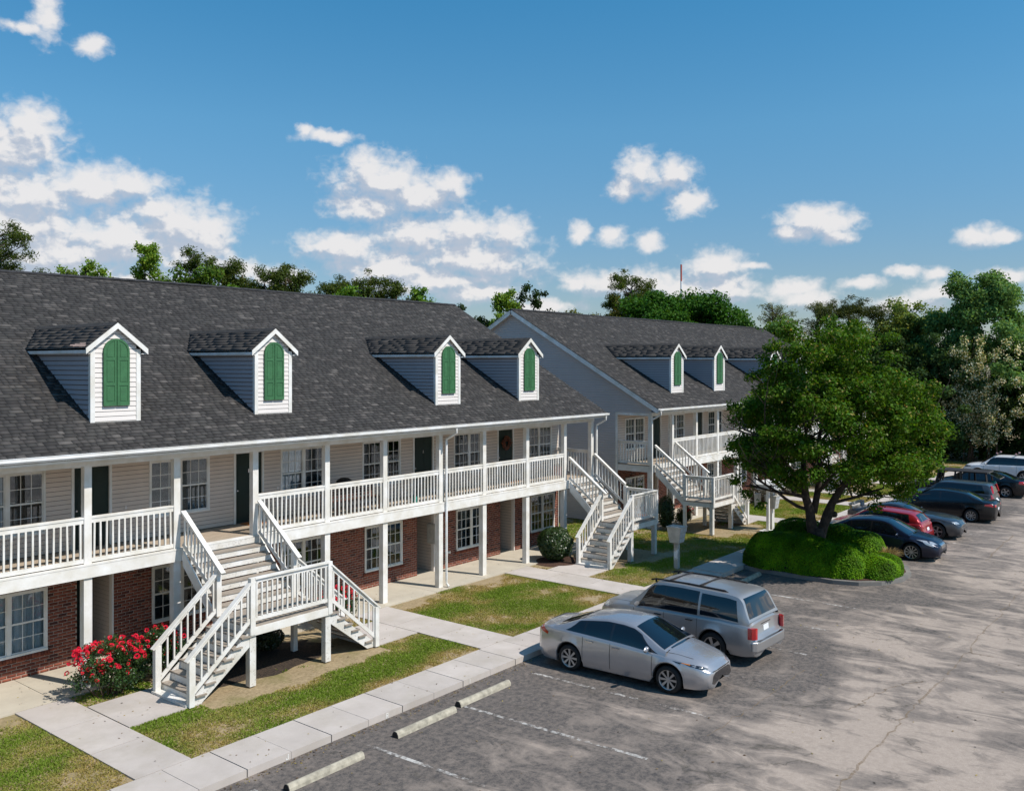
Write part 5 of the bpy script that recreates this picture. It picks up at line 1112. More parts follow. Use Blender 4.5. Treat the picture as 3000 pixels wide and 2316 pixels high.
# ------------------------------------------------------------------ vehicles (local frame: +y forward, origin under the middle)
def interp(tab, y):
    ys = [a for a, _ in tab]
    if y <= ys[0]: return tab[0][1]
    if y >= ys[-1]: return tab[-1][1]
    for (a, b), (c, d) in zip(tab, tab[1:]):
        if a <= y <= c:
            t = (y-a)/(c-a) if c > a else 0; t = t*t*(3-2*t)*.35+t*.65; return b+(d-b)*t
def car(name, label, cat, P, group='cars parked in the lot'):
    """P: L,W,wheels(front,rear),wr, plan (y->halfwidth), top (y->height of hood/belt/deck), cab [(y,z)...] outline of glasshouse, roofw, mats ..."""
    t = thing(name, label, cat, (0, 0, 0), group); Ln = P['L']/2; yf, yr = P['axles']; wr = P['wr']; Ra = wr+.055; zc = wr; pm = P['paint']; belt = P['belt']
    ys = sorted(set([round(-Ln+P['L']*i/46, 3) for i in range(47)]+[round(a+Ra*math.cos(q*PI/14), 3) for a in (yf, yr) for q in range(15)]+[-Ln+.03, -Ln+.08, Ln-.03, Ln-.08]))
    zl0 = P.get('sill', .20); V = []; nb = 15
    def lowz(y):
        z = zl0+.05*max(0, (abs(y)-(Ln-.35))/.35)**2
        for a in (yf, yr):
            d = abs(y-a)
            if d < Ra: z = max(z, zc+math.sqrt(max(0, Ra*Ra-d*d)))
        return z
    secs = []
    for y in ys:
        w = interp(P['plan'], y); zt = interp(P['top'], y); zl = lowz(y); zb = min(zt-.02, interp(belt, y)); hgt = zt-zl0; fl = P.get('flare', .015)*max([max(0, 1-(abs(y-a)/(Ra+.12))**4) for a in (yf, yr)])
        s = [(w-.16, zl0+.0 if zl < zl0+.06 else zl), (w-.045, zl), (w-.018+fl, max(zl+.02, zl0+.10)), (w-.002+fl, max(zl+.035, zl0+hgt*.30)), (w+fl, max(zl+.05, zl0+hgt*.45)), (w-.004+fl*.8, max(zl+.065, zl0+hgt*.60)),
             (w-.020, max(zl+.085, zb-.10)), (w-.030, max(zl+.10, zb-.045)), (w-.052, max(zl+.115, zb-.012)), (w-.10, max(zl+.125, zb+.004)), (w-.20, zt-.014-.25*max(0, zt-.02-zb)), (w*.60, zt+.002), (w*.38, zt+.012), (w*.18, zt+.016), (0, zt+.018)]
        secs.append([(x, y, z) for x, z in s])
    full = [[(-x, y_, z) for x, y_, z in s[:-1]]+[s[-1]]+[(x, y_, z) for x, y_, z in s[:-1]][::-1] for s in secs]
    K = len(full[0]); mb = MB()
    for s in full: mb.v += s
    for i in range(len(full)-1):
        for j in range(K-1): mb.f.append((i*K+j, i*K+j+1, (i+1)*K+j+1, (i+1)*K+j)); mb.m.append(0); mb.t.append((1, 1, 1))
    for i, rev in ((0, False), (len(full)-1, True)):          # noses closed through an inset ring
        s = full[i]; c = Vector((0, s[0][1], (zl0+interp(P['top'], s[0][1]))/2)); n0 = len(mb.v); off = -.035 if not rev else .035
        mb.v += [(x*.86, y_+off, c.z+(z-c.z)*.86) for x, y_, z in s]; mb.v.append((0, s[0][1]+off*1.25, c.z))
        for j in range(K-1):
            q = (i*K+j, n0+j, n0+j+1, i*K+j+1); mb.f.append(q if not rev else q[::-1]); mb.m.append(0); mb.t.append((1, 1, 1)); q = (n0+j, n0+K, n0+j+1); mb.f.append(q if not rev else q[::-1]); mb.m.append(0); mb.t.append((1, 1, 1))
    body = mb.build('body', pm, t, smooth=True, auto=38); tree_ = BVHTree.FromPolygons([Vector(v) for v in mb.v], mb.f)
    # glasshouse
    cab = P['cab']; st = []
    for (a, b) in zip(cab, cab[1:]):
        n = max(2, int(math.hypot(b[0]-a[0], b[1]-a[1])/.07))
        for i in range(n): f = i/n; st.append((a[0]+(b[0]-a[0])*f, a[1]+(b[1]-a[1])*f))
    st.append(cab[-1]); st = [(sum(q[0] for q in st[max(0, i-2):i+3])/len(st[max(0, i-2):i+3]), sum(q[1] for q in st[max(0, i-2):i+3])/len(st[max(0, i-2):i+3])) if 2 <= i < len(st)-2 else st[i] for i in range(len(st))]
    zmax = max(z for _, z in cab); rw = P['roofw']; SN = 8
    def side_pt(y, z, tt, off=0.0):
        wb = interp(P['plan'], y)-.055; zb = interp(belt, y)-.01; k = max(0, min(1, (z-zb)/(zmax-zb))); we = wb+(rw-wb)*k; ze = max(zb, z-.055*min(1, k*3)); bow = .035*math.sin(PI*tt)*k
        return (wb+(we-wb)*tt+bow+off, y, zb+(ze-zb)*tt)
    g = MB(); rows = []
    for (y, z) in st:
        half = [side_pt(y, z, q/SN) for q in range(SN+1)]; we, _, ze = half[-1]
        topp = [(we*f, y, ze+(z-ze)*(1-((f)**2.6))) for f in (.93, .8, .6, .4, .2)]+[(0, y, z+.004)]
        h = half+topp; rows.append([(-x, a, b) for x, a, b in h[:-1]]+[h[-1]]+[(x, a, b) for x, a, b in h[:-1]][::-1])
    K2 = len(rows[0])
    for s in rows: g.v += s
    for i in range(len(rows)-1):
        for j in range(K2-1): g.f.append((i*K2+j, (i+1)*K2+j, (i+1)*K2+j+1, i*K2+j+1)); g.m.append(0); g.t.append((1, 1, 1))
    roof = g.build('roof', P.get('roofpaint', pm), t, smooth=True, auto=40)
    def zcab(y):
        for (a, b), (c, d) in zip(cab, cab[1:]):
            if min(a, c) <= y <= max(a, c) and a != c: return b+(d-b)*(y-a)/(c-a)
        return cab[0][1]
    # side glass
    for (y0, y1, s0, s1) in P['glass']:          # from y0 (front) back to y1, slanted ends s0, s1
        for sgn in (-1, 1):
            m = MB(); n = 14; R3 = 7
            for i in range(n+1):
                for q in range(R3):
                    tt = .07+.80*q/(R3-1); y = (y0+s0*(tt-.07))+((y1+s1*(tt-.07))-(y0+s0*(tt-.07)))*i/n; z = zcab(y)
                    zb = interp(belt, y)-.01; k = (z-zb); te = tt if k > .25 else tt*.92; x, yy, zz = side_pt(y, z, te, .007); m.v.append((sgn*x, yy, zz))
            for i in range(n):
                for q in range(R3-1):
                    f = (i*R3+q, i*R3+q+1, (i+1)*R3+q+1, (i+1)*R3+q); m.f.append(f if sgn > 0 else f[::-1]); m.m.append(0); m.t.append((1, 1, 1))
            m.build('side_window', 'car_glass', t, smooth=True)
    band = P.get('band', len(P['glass'])); gy0 = P['glass'][0][0]; gy1, gs1 = P['glass'][band-1][1], P['glass'][band-1][3]; gs0 = P['glass'][0][2]
    for sgn in (-1, 1):
        m = MB(); n = 30; R3 = 7
        for i in range(n+1):
            for q in range(R3):
                tt = .03+.88*q/(R3-1); ya_, yb_ = gy0+.07+gs0*(tt-.07), gy1-.05+gs1*(tt-.07); y = ya_+(yb_-ya_)*i/n; z = zcab(y); x, yy, zz = side_pt(y, z, tt, .0035); m.v.append((sgn*x, yy, zz))
        for i in range(n):
            for q in range(R3-1):
                f = (i*R3+q, i*R3+q+1, (i+1)*R3+q+1, (i+1)*R3+q); m.f.append(f if sgn > 0 else f[::-1]); m.m.append(0); m.t.append((1, 1, 1))
        m.build('window_surround', 'lamp_dark', t, smooth=True)
    # windshield and rear window laid just outside the glasshouse
    gt = BVHTree.FromPolygons([Vector(v) for v in g.v], g.f)
    def screen(nm, ya, za, yb, zb, wlow, whigh):
        m = MB(); n, k = 10, 12; d = Vector((0, 1 if za < zb and ya > yb else -1, 1.0)); nrm = Vector((0, zb-za, -(yb-ya))); nrm = nrm if nrm.z > 0 else -nrm; nrm.normalize()
        for i in range(n+1):
            f = i/n; y = ya+(yb-ya)*f; z = za+(zb-za)*f; w = wlow+(whigh-wlow)*f
            for j in range(k+1):
                x = -w+2*w*j/k; p = Vector((x, y, z)); h = gt.ray_cast(p+nrm*.6, -nrm, 1.2); q = (h[0] if h[0] is not None else p)+nrm*.008; m.v.append(tuple(q))
        for i in range(n):
            for j in range(k): m.f.append((i*(k+1)+j, i*(k+1)+j+1, (i+1)*(k+1)+j+1, (i+1)*(k+1)+j)); m.m.append(0); m.t.append((1, 1, 1))
        m.build(nm, 'car_glass', t, smooth=True)
    screen('windshield', *P['ws']); screen('rear_window', *P['rwin'])
    # patches projected on the body
    def patch(nm, poly, axis, sgn, mat, off=.006, tr=tree_, parent=t):
        m = MB(); c = (sum(p[0] for p in poly)/len(poly), sum(p[1] for p in poly)/len(poly)); dense = []
        for a, b in zip(poly, poly[1:]+poly[:1]):
            for i in range(4): dense.append((a[0]+(b[0]-a[0])*i/4, a[1]+(b[1]-a[1])*i/4))
        n = len(dense); rings = [1, .7, .4, .0]
        def cast(u, v):
            if axis == 'x': o_, d_ = Vector((sgn*3, u, v)), Vector((-sgn, 0, 0))
            elif axis == 'y': o_, d_ = Vector((u, sgn*5, v)), Vector((0, -sgn, 0))
            else: o_, d_ = Vector((u, v, 3)), Vector((0, 0, -1))
            h = tr.ray_cast(o_, d_)
            return h[0]-d_*off if h[0] is not None else None
        last = None
        for f in rings[:-1]:
            for (u, v) in dense:
                q = None; ff = f
                while q is None and ff > .02: q = cast(c[0]+(u-c[0])*ff, c[1]+(v-c[1])*ff); ff *= .93
                if q is None: q = last or Vector((0, 0, .5))
                last = q; m.v.append(tuple(q))
        m.v.append(tuple(cast(*c) or last))
        for r_ in range(len(rings)-2):
            for i in range(n): m.f.append((r_*n+i, r_*n+(i+1) % n, (r_+1)*n+(i+1) % n, (r_+1)*n+i))
        for i in range(n): m.f.append(((len(rings)-2)*n+i, (len(rings)-2)*n+(i+1) % n, (len(rings)-1)*n))
        m.m = [0]*len(m.f); m.t = [(1, 1, 1)]*len(m.f); return m.build(nm, mat, parent, smooth=True)
    for (nm, poly, ax, sg, mat) in P.get('patches', []):
        if sg == 0:
            patch(nm, poly, ax, 1, mat); patch(nm, poly, ax, -1, mat)
        elif ax == 'y' and nm not in ('grille', 'licence_plate', 'bumper_step', 'badge', 'intake', 'trim_strip', 'stop_lamp'):
            patch(nm, poly, ax, sg, mat); patch(nm, [(-u, v) for u, v in poly], ax, sg, mat)
        else: patch(nm, poly, ax, sg, mat)
    W_ = P['W']/2
    for y in P['seams']:                         # door shut lines
        for sg in (-1, 1): patch('door_seam', [(y-.006, zl0+.09), (y+.006, zl0+.09), (y+.006, interp(belt, y)-.06), (y-.006, interp(belt, y)-.06)], 'x', sg, 'underbody', .003)
    for y in P['handles']:
        for sg in (-1, 1):
            z = interp(belt, y)-.13; w = interp(P['plan'], y); m = MB(); m.beam((sg*(w+.012), y-.10, z), (sg*(w+.012), y+.10, z+.005), .03, .028); m.build('door_handle', P.get('handlemat', pm), t)
    for sg in (-1, 1):                           # bonnet shut lines, black cowl under the windshield
        wy = interp(P['plan'], P['ws'][0])-.17; patch('bonnet_seam', [(sg*wy-.006, P['ws'][0]+.02), (sg*wy+.006, P['ws'][0]+.02), (sg*(wy-.16)+.006, Ln-.42), (sg*(wy-.16)-.006, Ln-.42)], 'z', 1, 'underbody', .003)
    patch('cowl', [(-P['ws'][4]+.02, P['ws'][0]+.0), (P['ws'][4]-.02, P['ws'][0]+.0), (P['ws'][4]-.06, P['ws'][0]+.07), (0, P['ws'][0]+.11), (-P['ws'][4]+.06, P['ws'][0]+.07)], 'z', 1, 'lamp_dark', .004)
    # mirrors
    my = P['mirror']
    for sg in (-1, 1):
        w = interp(P['plan'], my)+.0; z = interp(belt, my)+.05; m = MB(); c = Vector((sg*(w+.10), my, z+.03)); rings = []
        for k in range(7):
            f = k/6; x = (f-.5)*.24; q = math.sin(PI*min(.97, max(.06, f)))**.5
            rings.append([(c.x+sg*x, c.y+.045*q*math.cos(a)*(1 if math.cos(a) > 0 else .5), c.z+.075*q*math.sin(a)) for a in [i*2*PI/10 for i in range(10)]])
        for s in rings: m.v += s
        for i in range(6):
            for j in range(10): m.f.append((i*10+j, i*10+(j+1) % 10, (i+1)*10+(j+1) % 10, (i+1)*10+j))
        m.f += [tuple(range(10)), tuple(range(60, 70))]; m.m = [0]*len(m.f); m.t = [(1, 1, 1)]*len(m.f)
        mo = m.build('mirror', P.get('mirrormat', pm), t, smooth=True, auto=50); m = MB(); m.beam((sg*(w-.05), my+.01, z-.04), (sg*(w+.06), my, z-.01), .05, .03); m.build('mirror_arm', 'lamp_dark', mo)
    # wheels
    for a in (yf, yr):
        for sg in (-1, 1):
            w = interp(P['plan'], a); xo = sg*(w-.02); wd = .21; m = MB(); R = wr; rr_ = wr*P.get('rim', .66)
            m.lathe([(rr_, 0), (R-.04, .0), (R-.008, .03), (R, .06), (R, wd-.06), (R-.008, wd-.03), (R-.04, wd), (rr_, wd)], 32, 'x'); m.v = [(xo-sg*v[0], a+v[1], zc+v[2]) for v in m.v]; wh = m.build('wheel', 'rubber', t, smooth=True, auto=50)
            m = MB(); m.lathe([(rr_, .0), (rr_+.004, .012), (rr_-.015, .02), (rr_-.02, .12)], 28, 'x'); ns = P.get('spokes', 7)
            for k in range(ns):
                for da, w_ in ((0, P.get('spw', .034)),):
                    th = 2*PI*k/ns+da; q = (math.cos(th), math.sin(th)); p_ = (-q[1], q[0]); r0, r1 = .03, rr_-.006
                    m.add([(.035, q[0]*r0-p_[0]*w_*.7, q[1]*r0-p_[1]*w_*.7), (.035, q[0]*r0+p_[0]*w_*.7, q[1]*r0+p_[1]*w_*.7), (.016, q[0]*r1+p_[0]*w_*1.15, q[1]*r1+p_[1]*w_*1.15), (.016, q[0]*r1-p_[0]*w_*1.15, q[1]*r1-p_[1]*w_*1.15)], [(0, 1, 2, 3)])
            m.lathe([(.0, .022), (.05, .024), (.055, .04)], 12, 'x'); m.v = [(xo-sg*v[0], a+v[1], zc+v[2]) for v in m.v]; m.build('rim', 'rim_alloy', wh, smooth=True, auto=40)
            m = MB(); m.lathe([(0, .07), (rr_-.01, .07)], 20, 'x'); m.v = [(xo-sg*v[0], a+v[1], zc+v[2]) for v in m.v]; m.build('brake', 'underbody', wh)
            m = MB(); n = 14                          # arch liner
            for i in range(n+1):
                th = PI*i/n; y_, z_ = a+(Ra-.004)*math.cos(th), zc+(Ra-.004)*math.sin(th); wo = min(w, interp(P['plan'], y_)); m.v += [(sg*(wo-.022), y_, z_), (sg*(w-.40), y_, z_)]
            for i in range(n): m.f.append((2*i, 2*i+1, 2*i+3, 2*i+2))
            m.m = [0]*len(m.f); m.t = [(1, 1, 1)]*len(m.f); m.box((min(sg*(w-.42), sg*(w-.38)), a-Ra, zl0), (max(sg*(w-.42), sg*(w-.38)), a+Ra, zc+Ra-.02)); m.build('arch_liner', 'underbody', t)
    m = MB(); m.box((-W_+.22, -Ln+.16, zl0-.03), (W_-.22, Ln-.16, zl0+.14)); m.box((-W_+.06, yr+Ra, zl0-.015), (W_-.06, yf-Ra, zl0+.05)); m.build('underbody', 'underbody', t)
    return t
def put(t, x, y, ang): t.location = (x, y, -.14); t.rotation_euler = (0, 0, ang)
def mirror_y(L): return L
# compact saloon, nose to the lot
def saloon(W=1.78, L=4.63, H=1.435, **k):
    w = W/2; l = L/2
    d = dict(L=L, W=W, wr=.325, axles=(l-.93, -l+1.0), paint='paint_silver', roofw=w-.32, sill=.19,
      plan=[(-l, w-.20), (-l+.12, w-.11), (-l+.45, w-.035), (-l+1.1, w), (0, w), (l-1.0, w), (l-.55, w-.055), (l-.25, w-.125), (l-.10, w-.19), (l, w-.27)],
      top=[(-l, .93), (-l+.10, 1.02), (-l+.55, 1.06), (-l+1.0, 1.03), (0, .98), (l-1.15, .985), (l-.8, .93), (l-.42, .85), (l-.15, .76), (l, .63)],
      belt=[(-l, .93), (-l+.3, 1.0), (-l+.9, 1.005), (0, .945), (l-1.35, .89), (l-.8, .84), (l-.3, .74), (l, .60)],
      cab=[(l-1.00, .975), (l-1.90, H-.045), (l-2.2, H-.008), (l-2.65, H), (-l+1.58, H-.05), (-l+1.25, H-.10), (-l+.52, 1.06)],
      ws=(l-1.06, .99, l-1.87, H-.058, w-.16, w-.34), rwin=(-l+.60, 1.085, -l+1.24, H-.11, w-.20, w-.36),
      glass=[(l-1.27, l-2.42, -.58, 0), (l-2.49, -l+1.44, 0, .0), (-l+1.40, -l+.94, 0, .36)], seams=[l-1.33, l-2.46, -l+1.40], handles=[l-2.30, -l+1.60], mirror=l-1.42)
    d.update(k); return d
l = 4.63/2
ps = saloon(patches=[
  ('headlight', [(.50, .66), (.62, .72), (.80, .775), (.845, .79), (.82, .73), (.66, .65)], 'y', 1, 'lamp_dark'), ('running_light', [(.55, .665), (.66, .705), (.70, .70), (.62, .655)], 'y', 1, 'lamp_clear'), ('turn_lamp', [(.745, .755), (.80, .775), (.81, .76), (.76, .735)], 'y', 1, 'lamp_amber'),
  ('grille', [(-.40, .30), (.40, .30), (.54, .34), (.48, .50), (.36, .56), (-.36, .56), (-.48, .50), (-.54, .34)], 'y', 1, 'lamp_dark'), 
  ('trim_strip', [(-.45, .585), (.45, .585), (.50, .60), (-.50, .60)], 'y', 1, 'underbody'),
  ('taillight', [(-l+.05, .86), (-l+.34, .80), (-l+.36, .86), (-l+.14, .97), (-l+.05, .98)], 'x', 0, 'lamp_red'), ('taillight', [(.38, .80), (.64, .80), (.66, .90), (.42, .89)], 'y', -1, 'lamp_red')], spokes=8, spw=.026, rim=.70, handlemat='chrome')
sedan = car('sedan', 'silver four-door sedan facing the lot, nearest car in the photo', 'car', ps); put(sedan, 19.40, -9.10, PI+.045)
# family suv, nose to the kerb
def wagon(W=1.95, L=4.78, H=1.80, **k):
    w = W/2; l = L/2
    d = dict(L=L, W=W, wr=.365, axles=(l-.95, -l+1.12), paint='paint_suv', roofw=w-.26, sill=.26,
      plan=[(-l, w-.12), (-l+.06, w-.075), (-l+.30, w-.02), (-l+1.0, w), (0, w), (l-1.1, w), (l-.55, w-.04), (l-.22, w-.13), (l-.08, w-.22), (l, w-.33)],
      top=[(-l, .70), (-l+.075, .74), (-l+.11, 1.10), (-l+.16, 1.16), (-l+.8, 1.14), (0, 1.11), (l-1.25, 1.12), (l-.8, 1.06), (l-.35, 1.0), (l-.12, .90), (l, .74)],
      belt=[(-l, .66), (-l+.10, 1.05), (-l+.9, 1.09), (0, 1.06), (l-1.25, 1.03), (l-.7, .98), (l-.25, .88), (l, .72)],
      cab=[(l-1.12, 1.10), (l-1.82, H-.06), (l-2.1, H-.015), (l-2.6, H), (-l+.75, H-.03), (-l+.40, H-.08), (-l+.13, 1.13)],
      ws=(l-1.16, 1.12, l-1.80, H-.075, w-.15, w-.30), rwin=(-l+.165, 1.19, -l+.36, H-.13, w-.22, w-.34),
      glass=[(l-1.38, l-2.18, -.42, 0), (l-2.24, -l+1.62, 0, 0), (-l+1.50, -l+.42, 0, .13)], seams=[l-1.28, l-2.22, -l+1.56], handles=[l-2.05, -l+1.78], mirror=l-1.45)
    d.update(k); return d
l = 4.78/2
pw = wagon(band=2, flare=.03, handlemat='lamp_dark', patches=[
  ('headlight', [(.45, .80), (.80, .80), (.82, .95), (.50, .93)], 'y', 1, 'lamp_clear'), ('grille', [(-.40, .66), (.40, .66), (.42, .86), (-.42, .86)], 'y', 1, 'lamp_dark'), ('headlight', [(l-.42, .80), (l-.14, .78), (l-.14, .90), (l-.42, .95)], 'x', 0, 'lamp_clear'),
  ('licence_plate', [(-.15, .80), (.15, .80), (.15, .94), (-.15, .94)], 'y', -1, 'plate'), ('trim_strip', [(-.28, .98), (.28, .98), (.28, 1.0), (-.28, 1.0)], 'y', -1, 'lamp_dark'), ('stop_lamp', [(-.18, 1.64), (.18, 1.64), (.18, 1.67), (-.18, 1.67)], 'y', -1, 'lamp_red')], spokes=5, spw=.045)
suv = car('family_suv', 'silver suv with black roof rack, nose to the sidewalk beside the sedan', 'car', pw)
m = MB(); m.prism([(-.90, -l+.22), (-.90, -l+.02), (-.80, -l-.07), (-.5, -l-.10), (.5, -l-.10), (.80, -l-.07), (.90, -l+.02), (.90, -l+.22)], 'z', .40, .66); b_ = m.build('rear_bumper', 'paint_suv', suv); bv = b_.modifiers.new('b', 'BEVEL'); bv.width = .035; bv.segments = 3
m = MB(); m.box((-.70, -l-.085, .66), (.70, -l+.04, .668)); m.build('bumper_step', 'lamp_dark', suv)
for s in (-1, 1):
    m = MB(); m.tube([(s*.60, .75, 1.72), (s*.605, .60, 1.765), (s*.605, -.40, 1.785), (s*.60, -1.45, 1.765), (s*.59, -1.62, 1.69)], .024, 6); 
    for y in (.6, -.4, -1.4): m.tube([(s*.60, y, 1.68), (s*.605, y, 1.775)], .03, 5)
    m.build('roof_rail', 'matte_black', suv, smooth=True)
for s in (-1, 1):
    w = .962; m = MB(); q = [(s*(w-.20), -l-.045), (s*(w-.125), -l-.032), (s*(w-.068), -l+.05), (s*(w-.04), -l+.15), (s*(w-.12), -l+.15), (s*(w-.20), -l+.02)]; m.prism(q if s > 0 else q[::-1], 'z', .72, 1.0); m.build('taillight', 'lamp_red', suv)
for y in (.15, -.75): m = MB(); m.beam((-.60, y, 1.795), (.60, y, 1.795), .06, .025); m.build('cross_bar', 'matte_black', suv)
put(suv, 22.42, -9.02, -.03)
# the row beyond the island
l = 4.67/2
navy = car('sedan', 'dark navy sedan facing the lot beside the planted island', 'car', saloon(W=1.81, L=4.67, H=1.475, paint='paint_navy', spokes=10, spw=.018, rim=.74, wr=.335, patches=[('headlight', [(.48, .66), (.80, .74), (.78, .84), (.55, .78)], 'y', 1, 'lamp_clear'), ('headlight', [(l-.55, .80), (l-.15, .70), (l-.15, .60), (l-.42, .68)], 'x', 0, 'lamp_clear'), ('grille', [(-.28, .48), (.28, .48), (.34, .68), (-.34, .68)], 'y', 1, 'chrome'), ('intake', [(-.45, .31), (.45, .31), (.42, .38), (-.42, .38)], 'y', 1, 'underbody')])); put(navy, 38.02, -9.58, PI)
l = 4.05/2
red = car('hatchback', 'small red hatchback between the navy sedan and the grey coupe', 'car', wagon(W=1.72, L=4.05, H=1.47, paint='paint_red', wr=.30, axles=(l-.82, -l+.72), sill=.2,
  top=[(-l, .62), (-l+.06, .66), (-l+.10, .98), (-l+.2, 1.02), (0, .97), (l-1.0, .98), (l-.6, .90), (l-.2, .78), (l, .6)], belt=[(-l, .6), (-l+.1, .98), (-l+.8, .99), (0, .93), (l-1.0, .90), (l-.5, .82), (l, .58)],
  cab=[(l-.85, .96), (l-1.65, 1.42), (l-2.0, 1.465), (l-2.4, 1.47), (-l+.65, 1.41), (-l+.42, 1.36), (-l+.13, 1.0)], ws=(l-.92, .985, l-1.62, 1.40, .70, .56), rwin=(-l+.16, 1.06, -l+.40, 1.33, .56, .48), glass=[(l-1.15, l-1.95, -.40, 0), (l-2.0, -l+.95, 0, 0), (-l+.88, -l+.62, 0, .10)], seams=[l-1.0, l-1.98, -l+1.0], handles=[l-1.85, -l+1.2], mirror=l-1.2,
  patches=[('taillight', [(-l+.04, .86), (-l+.20, .88), (-l+.26, 1.04), (-l+.12, 1.06)], 'x', 0, 'lamp_red'), ('taillight', [(.56, .80), (.71, .80), (.70, .94), (.58, .94)], 'y', -1, 'lamp_red'), ('licence_plate', [(-.16, .66), (.16, .66), (.16, .78), (-.16, .78)], 'y', -1, 'plate')])); put(red, 40.72, -8.75, 0)
l = 4.78/2
gc = car('coupe', 'dark grey fastback coupe with rear spoiler, facing the lot', 'car', saloon(W=1.90, L=4.78, H=1.385, paint='paint_grey', wr=.345, spokes=5, axles=(l-.88, -l+1.1),
  top=[(-l, .90), (-l+.1, .99), (-l+.5, 1.02), (0, .96), (l-1.7, .99), (l-1.1, .97), (l-.5, .90), (l-.12, .80), (l, .66)], belt=[(-l, .9), (-l+.3, .97), (0, .92), (l-1.6, .93), (l-.8, .90), (l-.25, .80), (l, .62)],
  cab=[(l-1.62, .985), (l-2.35, 1.33), (l-2.65, 1.38), (l-3.0, 1.385), (-l+1.45, 1.30), (-l+1.1, 1.22), (-l+.45, 1.02)], ws=(l-1.68, 1.0, l-2.33, 1.32, .78, .60), rwin=(-l+.62, 1.07, -l+1.35, 1.27, .60, .55), glass=[(l-1.95, l-2.95, -.42, 0), (l-3.02, -l+1.35, 0, .1)], seams=[l-1.75, l-3.0], handles=[l-2.9], mirror=l-2.0,
  patches=[('headlight', [(.50, .70), (.80, .72), (.78, .80), (.55, .80)], 'y', 1, 'lamp_clear'), ('grille', [(-.48, .56), (.48, .56), (.52, .76), (-.52, .76)], 'y', 1, 'lamp_dark'), ('trim_strip', [(-.60, .50), (.60, .50), (.60, .53), (-.60, .53)], 'y', 1, 'chrome'), ('taillight', [(.42, .78), (.70, .78), (.70, .88), (.42, .88)], 'y', -1, 'lamp_red')]))
m = MB(); m.beam((-.80, -l+.18, 1.17), (.80, -l+.18, 1.17), .26, .03); m.beam((-.80, -l+.20, .95), (-.84, -l+.16, 1.18), .2, .03); m.beam((.80, -l+.20, .95), (.84, -l+.16, 1.18), .2, .03); m.build('spoiler', 'paint_grey', gc); put(gc, 43.30, -9.15, PI)
bs = car('sedan', 'black sedan with its back to the lot beside the dark grey boxy car', 'car', saloon(W=1.84, L=4.85, H=1.46, paint='paint_black', spokes=9, spw=.02, patches=[('taillight', [(-4.85/2+.05, .80), (-4.85/2+.42, .84), (-4.85/2+.40, .92), (-4.85/2+.08, .94)], 'x', 0, 'lamp_red'), ('taillight', [(.42, .80), (.69, .80), (.68, .91), (.45, .90)], 'y', -1, 'lamp_red'), ('licence_plate', [(-.16, .62), (.16, .62), (.16, .74), (-.16, .74)], 'y', -1, 'plate'), ('headlight', [(.5, .68), (.8, .72), (.78, .82), (.55, .76)], 'y', 1, 'lamp_clear')])); put(bs, 48.85, -9.45, 0)
l = 4.14/2
so = car('box_car', 'dark slate boxy hatchback with tall upright red tail lamps', 'car', wagon(W=1.80, L=4.14, H=1.60, paint='paint_slate', wr=.32, axles=(l-.80, -l+.76), sill=.2,
  cab=[(l-.80, 1.06), (l-1.45, 1.54), (l-1.75, 1.59), (l-2.2, 1.60), (-l+.4, 1.56), (-l+.25, 1.50), (-l+.12, 1.10)], ws=(l-.86, 1.09, l-1.42, 1.52, .72, .60), rwin=(-l+.15, 1.15, -l+.235, 1.45, .60, .54), glass=[(l-1.1, l-1.9, -.40, 0), (l-1.94, -l+.85, 0, 0), (-l+.80, -l+.52, 0, .18)], seams=[l-.95, l-1.92, -l+.95], handles=[l-1.8, -l+1.15], mirror=l-1.15,
  patches=[('taillight', [(-l+.03, .85), (-l+.16, .85), (-l+.22, 1.10), (-l+.12, 1.12)], 'x', 0, 'lamp_red'), ('taillight', [(.64, .80), (.74, .80), (.73, 1.06), (.65, 1.06)], 'y', -1, 'lamp_red'), ('licence_plate', [(-.16, .70), (.16, .70), (.16, .82), (-.16, .82)], 'y', -1, 'plate')]))
for s in (-1, 1):
    m = MB(); m.beam((s*.70, -l+.12, 1.10), (s*.60, -l+.22, 1.47), .09, .05); m.build('taillight', 'lamp_red', so)
put(so, 51.55, -9.35, 0)
